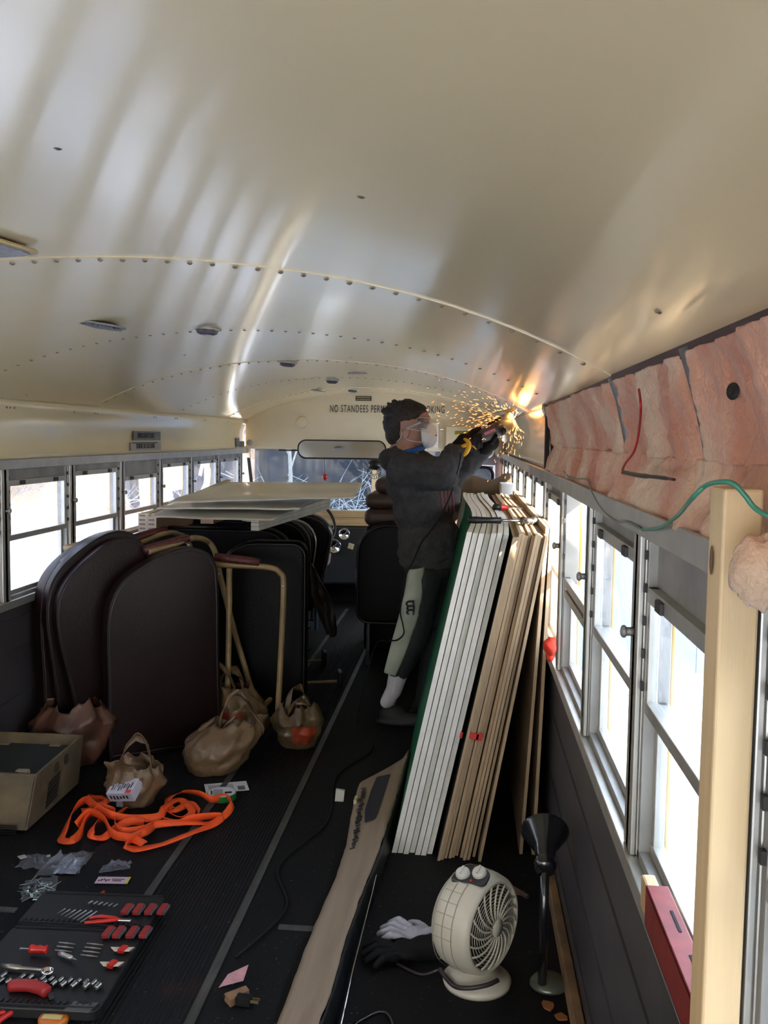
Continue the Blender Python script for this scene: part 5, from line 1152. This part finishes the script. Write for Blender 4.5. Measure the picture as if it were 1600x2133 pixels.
ribbon('orange_strap', 'long bright orange webbing strap lying in loops around the plastic bag', [
    (GP([(215, 1672), (175, 1675), (150, 1700), (135, 1735), (128, 1752), (150, 1755), (168, 1742), (180, 1712), (210, 1690), (240, 1700), (200, 1720), (190, 1742), (215, 1748), (245, 1728), (275, 1718), (300, 1722)]), 1.1),
    (GP([(262, 1692), (240, 1712), (250, 1738), (300, 1735), (330, 1722), (400, 1715), (440, 1716), (470, 1700), (484, 1680), (470, 1668), (440, 1672), (415, 1660), (380, 1655), (352, 1665), (360, 1690), (395, 1680), (415, 1700)]), .9),
    (GP([(235, 1735), (262, 1745), (300, 1740), (320, 1728), (290, 1750), (262, 1765), (280, 1772), (340, 1758), (400, 1735), (440, 1722), (462, 1706), (400, 1712), (370, 1722), (340, 1712)]), .7),
    (GP([(170, 1690), (200, 1680), (225, 1668), (200, 1660), (180, 1668), (220, 1700), (270, 1712), (330, 1705), (345, 1680), (375, 1668), (400, 1690), (375, 1705), (345, 1695)], .014), .5),
    (GP([(160, 1725), (185, 1700), (215, 1712), (235, 1745), (275, 1752), (300, 1760)], .012), .9)], orange)
# dented tan metal box at the left edge
tanm = M('tan_box_metal', (.20, .145, .080), .6, .1, 0, 7, .1, 30, col2=(.10, .078, .05)); wornm = M('worn_grey', (.06, .065, .07), .6)
t = thing('metal_box', 'dented tan metal heater box with louvres and torn tape strips on its front', 'box', (0, 0, 0))
# right side plane from near-bottom (125,1700) / near-top (105,1635) to far-top (172,1583) / far-bottom (165,1660)
A0 = V((-.770, 3.36, .012)); A1 = V((-.745, 3.40, .215)); D0 = V((-.775, 3.86, .012)); D1 = V((-.752, 3.86, .225)); Wd = V((-.62, 0, 0))
b = B(); th = .012
b.hexa([A0+Wd, A0, A0+V((0, th, 0)), A0+Wd+V((0, th, 0)), A1+Wd, A1, A1+V((0, th, 0)), A1+Wd+V((0, th, 0))])
b.hexa([A0+V((-th, 0, 0)), A0, D0, D0+V((-th, 0, 0)), A1+V((-th, 0, 0)), A1, D1, D1+V((-th, 0, 0))])
b.hexa([D0+Wd+V((0, -th, 0)), D0+V((0, -th, 0)), D0, D0+Wd, D1+Wd+V((0, -th, 0)), D1+V((0, -th, 0)), D1, D1+Wd])
b.hexa([A0+Wd, A0, D0, D0+Wd, A0+Wd+V((0, 0, th)), A0+V((0, 0, th)), D0+V((0, 0, th)), D0+Wd+V((0, 0, th))]); b.build('case', [tanm], t, bevel=.003)
b = B(); b.hexa([A1+Wd*.98+V((0, th, -.05)), A1+V((-.02, th, -.05)), D1+V((-.02, -th, -.05)), D1+Wd*.98+V((0, -th, -.05)), A1+Wd*.98+V((0, th, -.045)), A1+V((-.02, th, -.045)), D1+V((-.02, -th, -.045)), D1+Wd*.98+V((0, -th, -.045))]); b.build('inner_plate', [M('teal_dark', (.020, .028, .028), .7)], t)
b = B()
def side_pt(u, v): return (A0.lerp(D0, u)).lerp(A1.lerp(D1, u), v)+V((.002, 0, 0))
for k in range(6):
    v0 = .12+.085*k; b.hexa([side_pt(.30, v0), side_pt(.52, v0+.05), side_pt(.52, v0+.05)+V((.001, 0, 0)), side_pt(.30, v0)+V((.001, 0, 0)), side_pt(.30, v0+.055), side_pt(.52, v0+.105), side_pt(.52, v0+.105)+V((.001, 0, 0)), side_pt(.30, v0+.055)+V((.001, 0, 0))])
b.build('louvre', [blackt], t)
for u_c in (.42, .62):
    c = side_pt(u_c, .80); b = B(); b.lathe([(.022, 0), (.022, .001)], c, (1, 0, 0), 20); b.build('knockout', [M('hole_brown', (.05, .035, .025), .7)], t)
for i, (px, py, dy) in enumerate(((50, 1600, .0), (118, 1548, .42), (12, 1545, .42))):
    c = FY(px, py, 3.42+dy); b = B(); b.bb(c.x-.022, c.x+.022, c.y, c.y+.004, c.z-.08, c.z-.008); b.bb(c.x-.024, c.x+.020, c.y-.02, c.y+.004, c.z-.008, c.z-.004); b.build('tape_strip', [M('tape_tan', (.27, .21, .14), .6)], t)
b = B()
for k in range(5): b.bb(-1.5, -.80, 3.34+.001*k, 3.345, .006+.007*k, .010+.007*k)
b.build('bottom_grille', [blackp], t)
# crumpled clear bag with screws, clear wrappers
clear = glass('clear_film', .10, (.9, .9, .95), .22, 12)
def crumple(name, label, pts, h, seed, m, cat='wrapper'):
    b = B(); P4 = [FZ(px, py, 0) for px, py in pts]
    def f(u, v):
        p = (P4[0]*(1-u)+P4[1]*u)*(1-v)+(P4[3]*(1-u)+P4[2]*u)*v; e = math.sin(PI*u)*math.sin(PI*v)
        return V((p.x+.012*noise.noise(V((u*5, v*5, seed))), p.y+.012*noise.noise(V((u*5, v*5, seed+4))), .004+h*(.25+.75*e)*abs(.5+noise.noise(V((u*4.5, v*4.5, seed))))))
    b.grid(f, 30, 22); return tag(b.build(name, [m], smooth=False, solid=.0006), label, cat)
crumple('clear_wrapper', 'large crumpled clear plastic wrapper above the bag of screws', [(70, 1832), (165, 1822), (198, 1778), (105, 1790)], .05, 3, clear)
crumple('clear_wrapper', 'flat clear plastic wrapper left of the larger crumpled one', [(35, 1810), (95, 1815), (100, 1785), (48, 1785)], .03, 6, clear)
crumple('paper_insert', 'pale paper insert inside the large crumpled wrapper', [(110, 1822), (158, 1825), (178, 1788), (140, 1790)], .02, 8, M('pale_blue_paper', (.22, .24, .28), .6), 'paper')
chip('paper_scrap', 'small off-white paper scrap at the left end of the wrappers', 'paper', 47, 1797, .022, M('scrap_paper', (.34, .34, .30), .7), z=.02, n=4)
chip('paper_scrap', 'tiny white scrap between the clear wrappers', 'paper', 102, 1801, .010, M('scrap_paper'), z=.03, n=5)
crumple('screw_bag', 'clear plastic bag holding a heap of loose screws', [(42, 1878), (112, 1872), (122, 1828), (52, 1840)], .03, 11, clear, 'plastic bag')
scm = M('zinc_screw', (.45, .52, .52), .3, .9); sr = random.Random(5)
sp_ = B(); sp_.cyl((0, 0, 0), (.038, 0, 0), .0021, 6, .0008); sp_.lathe([(.001, 0), (.0045, 0), (.0021, .003)], (-.001, 0, 0), (1, 0, 0), 8)
proto = sp_.build('zinc_screw', [scm]); 
for k in range(46):
    o = proto if k == 0 else proto.copy()
    if k: COL.objects.link(o)
    c = FZ(sr.uniform(55, 112), sr.uniform(1838, 1874), .006+.02*sr.random()); o.location = c; o.rotation_euler = (0, sr.uniform(-.35, .35), sr.uniform(0, 2*PI)); tag(o, 'zinc-plated screw in the heap inside the clear bag', 'screw', 'loose zinc screws in the clear bag')
t = thing('product_card', 'pink and yellow printed product card with clear wrapper on the dark floor', 'card', tuple(FZ(235, 1834, .004)), .08)
b = B(); b.bb(-.055, .055, -.024, .024, 0, .0012); b.build('card', [M('card_pink', (.55, .42, .50), .5)], t)
b = B(); b.bb(.046, .055, -.024, .024, .0012, .0018); b.build('yellow_band', [M('yellow_print')], t)
b = B(); [b.box((-.045+.008*k, .004*((k % 3)-1), .0016), (.006, .010+.004*(k % 2), .0006)) for k in range(5)]; b.bb(-.005, .038, .004, .009, .0012, .0018); b.bb(.0, .03, -.008, -.002, .0012, .0018); b.build('print', [M('dark_red_ink', (.10, .01, .03), .6)], t)
crumple('clear_wrapper', 'small clear wrapper curled behind the pink product card', [(205, 1822), (270, 1815), (272, 1798), (215, 1808)], .035, 14, clear)
# ------------------------------------------------------------------ open tool case
ca = math.atan2(.012, .39)
case = thing('tool_case', 'open black moulded tool case spread flat on the floor at the lower left', 'case', (-.275, 2.56, 0), .03)
cm = M('case_black', (.006, .006, .0065), .55, 0, .2, 20)
for nm, y0, y1 in (('lid', .115, .325), ('tray', -.295, .105)):
    b = B(); b.prism(rrect(.40, y1-y0, .025, 5, 0, (y0+y1)/2), 0, .030, 'xy'); o = b.build(nm, [cm], case, bevel=.004)
    b = B()
    for k in range(22): b.bb(-.185+k*.0168, -.180+k*.0168, y0+.02, y0+.035, .030, .034)
    b.bb(-.19, .19, y0+.008, y0+.012, .030, .035); b.bb(-.19, .19, y1-.012, y1-.008, .030, .035); b.build('rib', [M('case_rib', (.010, .010, .011), .5)], o)
b = B(); b.bb(-.16, .16, .100, .120, .01, .022); b.build('hinge', [cm], case)
def lay(name, label, cat, px, py, build_fn, rz=0, z=.036, group=None):
    t = thing(name, label, cat, tuple(FZ(px, py, z)), rz, group); build_fn(t); return t
drill = None
for k in range(7):
    px, py = 126+9.5*k, 1900+2.0*k
    def f(t, k=k):
        b = B(); L_ = .030+.006*k; b.cyl((-L_/2, 0, .002), (L_*.2, 0, .002), .0011+.0002*k, 6); b.tube([(L_*.2+j*.003, .0006*(-1)**j, .002) for j in range(int(L_*.4/.003)+2)], .0011+.0001*k, 5); b.build('shank', [steel], t)
    lay('drill_bit', '%s drill bit from the left in the case lid' % ['smallest first', 'second', 'third', 'fourth', 'fifth', 'sixth', 'largest seventh'][k], 'drill bit', px, py, f, 1.25, group='drill bits in the case lid')
for k in range(6):
    def f(t, k=k): b = B(); b.cyl((-.010, 0, .003), (.010, 0, .003), .0035-.0003*k, 6); b.build('body', [steel], t)
    lay('screwdriver_bit', '%s of six short bits right of the drill bits' % ['leftmost', 'second', 'third', 'fourth', 'fifth', 'rightmost'][k], 'bit', 188+10.5*k, 1882+1.2*k, f, 1.2, group='short bits in the case lid')
ordn = ['leftmost', 'second', 'third', 'rightmost']
for row, (xs, y) in enumerate(((( 264, 288, 313, 339), 1897), ((225, 247, 275, 302), 1945))):
    for k, x in enumerate(xs):
        def f(t, k=k):
            b = B(); b.prism(rrect(.020, .058, .004, 3), 0, .010, 'xy'); b.build('holder', [M('clip_red', (.28, .018, .018), .5)], t, bevel=.001)
            b = B(); b.bb(.0105, .0145, -.026, .026, 0, .008); b.build('edge', [M('clip_grey', (.10, .10, .10), .5)], t)
        lay('bit_holder', '%s red bit holder in the %s row of the case lid' % (ordn[k], ['far', 'near'][row]), 'bit holder', x, y, f, -.05, group='red bit holders in the case lid')
def fp(t):
    b = B(); b.tube(spline([(-.05, .010, .006), (-.02, .016, .008), (.03, .008, .008), (.045, .004, .006)], 5), [.005]*5+[.007]*6+[.005]*5, 8); b.tube(spline([(-.055, -.018, .006), (-.02, -.014, .008), (.03, .0, .008), (.045, .004, .006)], 5), [.005]*5+[.006]*6+[.005]*5, 8); b.build('handle', [redp], t, smooth=True)
    b = B(); b.box((.06, .004, .006), (.04, .012, .006)); b.build('jaw', [steel], t, bevel=.002)
lay('pliers', 'red-handled pliers in the middle of the case lid', 'pliers', 218, 1921, fp, .05)
def fw(t): b = B(); b.tube([(-.040, 0, .005), (-.03, 0, .006), (-.022, 0, .005), (.01, .0, .005), (.022, .002, .008), (.035, .004, .011)], [.004, .008, .004, .0045, .006, .012], 8); b.build('body', [redp], t, smooth=True)
lay('bit_driver', 'small red driver handle at the far edge of the tool case', 'tool', 194, 1869, fw, .0, .01)
for k in range(4):
    for c in range(2):
        def f(t): b = B(); b.tube([(-.026, 0, .003), (-.01, 0, .003), (.0, 0, .003), (.026, 0, .003)], [.002, .0022, .0035, .0014], 6); b.build('shaft', [M('pale_steel', (.32, .29, .25), .4, .9)], t)
        if c == 0 and k == 3: continue
        lay('precision_screwdriver', '%s precision screwdriver in the %s column of the tray' % (['top', 'second', 'third', 'fourth'][k], ['left', 'right'][c]), 'screwdriver', (140 if c == 0 else 198)-4*k, 1967+8*k+2*c, f, -.1, group='precision screwdrivers in the tool tray')
for i, (px, py, q) in enumerate(((262, 1980, 1), (240, 2011, 1))):
    def f(t):
        for j in range(6):
            b = B(); b.tube([(-.045+.003*j, .010-.004*j, .004), (.0, .010-.004*j, .004), (.022-.002*j, .010-.004*j, .004), (.026-.002*j, .004-.004*j, .004)], .0013, 5); b.build('key', [M('pale_steel')], t)
        b = B(); b.box((-.008, 0, .004), (.018, .030, .012), (0, 0, -.35)); b.build('holder', [redp], t, bevel=.002)
    lay('hex_key_set', ['farther', 'nearer'][i]+' of two hex key sets in red holders in the tool tray', 'hex keys', px, py, f, .1)
def fs(t):
    b = B(); b.tube([(-.026, 0, .012), (-.024, 0, .012), (-.016, 0, .012), (-.008, 0, .012), (.004, 0, .012), (.014, 0, .012), (.024, 0, .012), (.026, 0, .012)], [.008, .012, .013, .009, .0125, .009, .013, .010], 12); b.build('handle', [redp], t, smooth=True)
    b = B(); b.cyl((-.026, 0, .012), (-.052, 0, .012), .003, 6); b.box((-.05, 0, .012), (.006, .009, .002)); b.build('blade', [steel], t)
lay('stubby_screwdriver', 'stubby red screwdriver at the left of the tool tray', 'screwdriver', 80, 1986, fs, .03)
def fk(t):
    b = B(); b.tube([(-.03, 0, .006), (-.012, 0, .006), (-.010, 0, .006), (.0, 0, .006), (.018, 0, .006)], [.007, .007, .006, .007, .006], 10); b.build('handle', [M('knife_grey', (.45, .43, .42), .35, .5)], t, smooth=True)
    b = B(); b.mesh([V((.018, -.004, .006)), V((.018, .004, .006)), V((.040, 0, .006))], [(0, 1, 2)]); b.build('blade', [steel], t, solid=.001)
lay('craft_knife', 'silver craft knife lying slantwise in the tool tray', 'knife', 140, 1996, fk, -.42)
def fr(t):
    b = B(); b.tube([(-.085, 0, .006), (-.06, 0, .006), (-.03, 0, .006), (-.025, 0, .006), (.035, 0, .006)], [.006, .0085, .0085, .0055, .0055], 10); b.build('handle', [M('pale_steel')], t, smooth=True)
    b = B(); b.lathe([(.017, 0), (.019, .004), (.017, .010), (.012, .010), (.012, 0)], (.052, 0, 0), n=28); b.build('head', [chrome], t, smooth=True)
lay('ratchet_wrench', 'chrome ratchet wrench lying across the left of the tool tray', 'wrench', 62, 2023, fr, -.08)
wds = ['first', 'second', 'third', 'fourth', 'fifth', 'sixth', 'seventh', 'eighth', 'ninth', 'tenth', 'eleventh']
for row, xs in enumerate(((8, 47, 64, 89, 107, 127, 146, 164, 180, 196), (3, 18, 35, 53, 71, 91, 112, 132, 154, 180, 204))):
    for k, x in enumerate(xs):
        r_s = .0045+.00035*k if row else .0052
        def f(t, r_s=r_s): b = B(); b.lathe([(r_s*.8, -.011), (r_s, -.010), (r_s, .002), (r_s*1.12, .004), (r_s*1.12, .011), (r_s*.8, .011), (r_s*.75, .004)], (0, 0, r_s), (0, 1, 0), 12); b.build('socket_body', [M('socket_steel', (.30, .30, .28), .35, 1)], t, smooth=True)
        lay('socket', '%s chrome socket from the left in the %s row of the tray' % (wds[k], ['far', 'near'][row]), 'socket', x, (2034 if row == 0 else 2045)+.085*x*(1 if row == 0 else .9), f, -.25, z=.031, group='chrome sockets in the tool tray')
def fh(t):
    b = B(); b.tube(spline([(-.060, 0, .012), (-.03, .004, .016), (.0, .005, .018), (.03, .003, .016), (.055, -.004, .012)], 4), [.012]+[.016]*15+[.012], 14); b.build('grip', [M('grip_red', (.35, .02, .02), .5)], t, smooth=True)
    b = B(); b.box((.068, -.010, .008), (.02, .014, .01), (0, 0, -.8)); b.build('lug', [dgrey], t, bevel=.002)
lay('case_handle', 'fat red handle grip at the near side of the tool case', 'handle', 62, 2069, fh, -.12, z=.03)
def fl_(t): b = B(); b.prism([(-.038, -.022), (.030, -.022), (.040, .022), (.022, .022), (.012, .012), (-.004, .012), (-.014, .022), (-.028, .022)], 0, .002, 'xy'); b.build('plate', [M('smoky_window', (.07, .07, .065), .3)], t, bevel=.0006)
lay('label_window', 'translucent grey label window near the front of the tool case', 'label', 168, 2098, fl_, 0, z=.031)
def fq(t): b = B(); b.tube(spline([(-.05, -.03, .006), (-.02, -.005, .010), (.02, .03, .008)], 5), .007, 8); b.tube(spline([(-.015, -.04, .006), (.005, -.01, .010), (.022, .028, .008)], 5), .007, 8); b.build('handle', [redp], t, smooth=True)
lay('pliers', 'red pliers cut off by the bottom left corner of the photo', 'pliers', 14, 2118, fq, .1, z=.005)
def fo(t):
    b = B(); b.lathe([(.036, 0), (.038, .004), (.038, .014), (.034, .018), (.001, .020)], n=30); b.build('body', [M('orange_yellow_plastic', (.60, .16, .02), .4)], t, smooth=True); b = B(); b.box((0, -.008, .0205), (.05, .018, .001)); b.build('label', [M('pale_yellow', (.60, .50, .20), .5)], t)
lay('tape_measure', 'round orange and yellow disc at the bottom edge of the photo', 'tape measure', 112, 2130, fo, 0, z=.0)
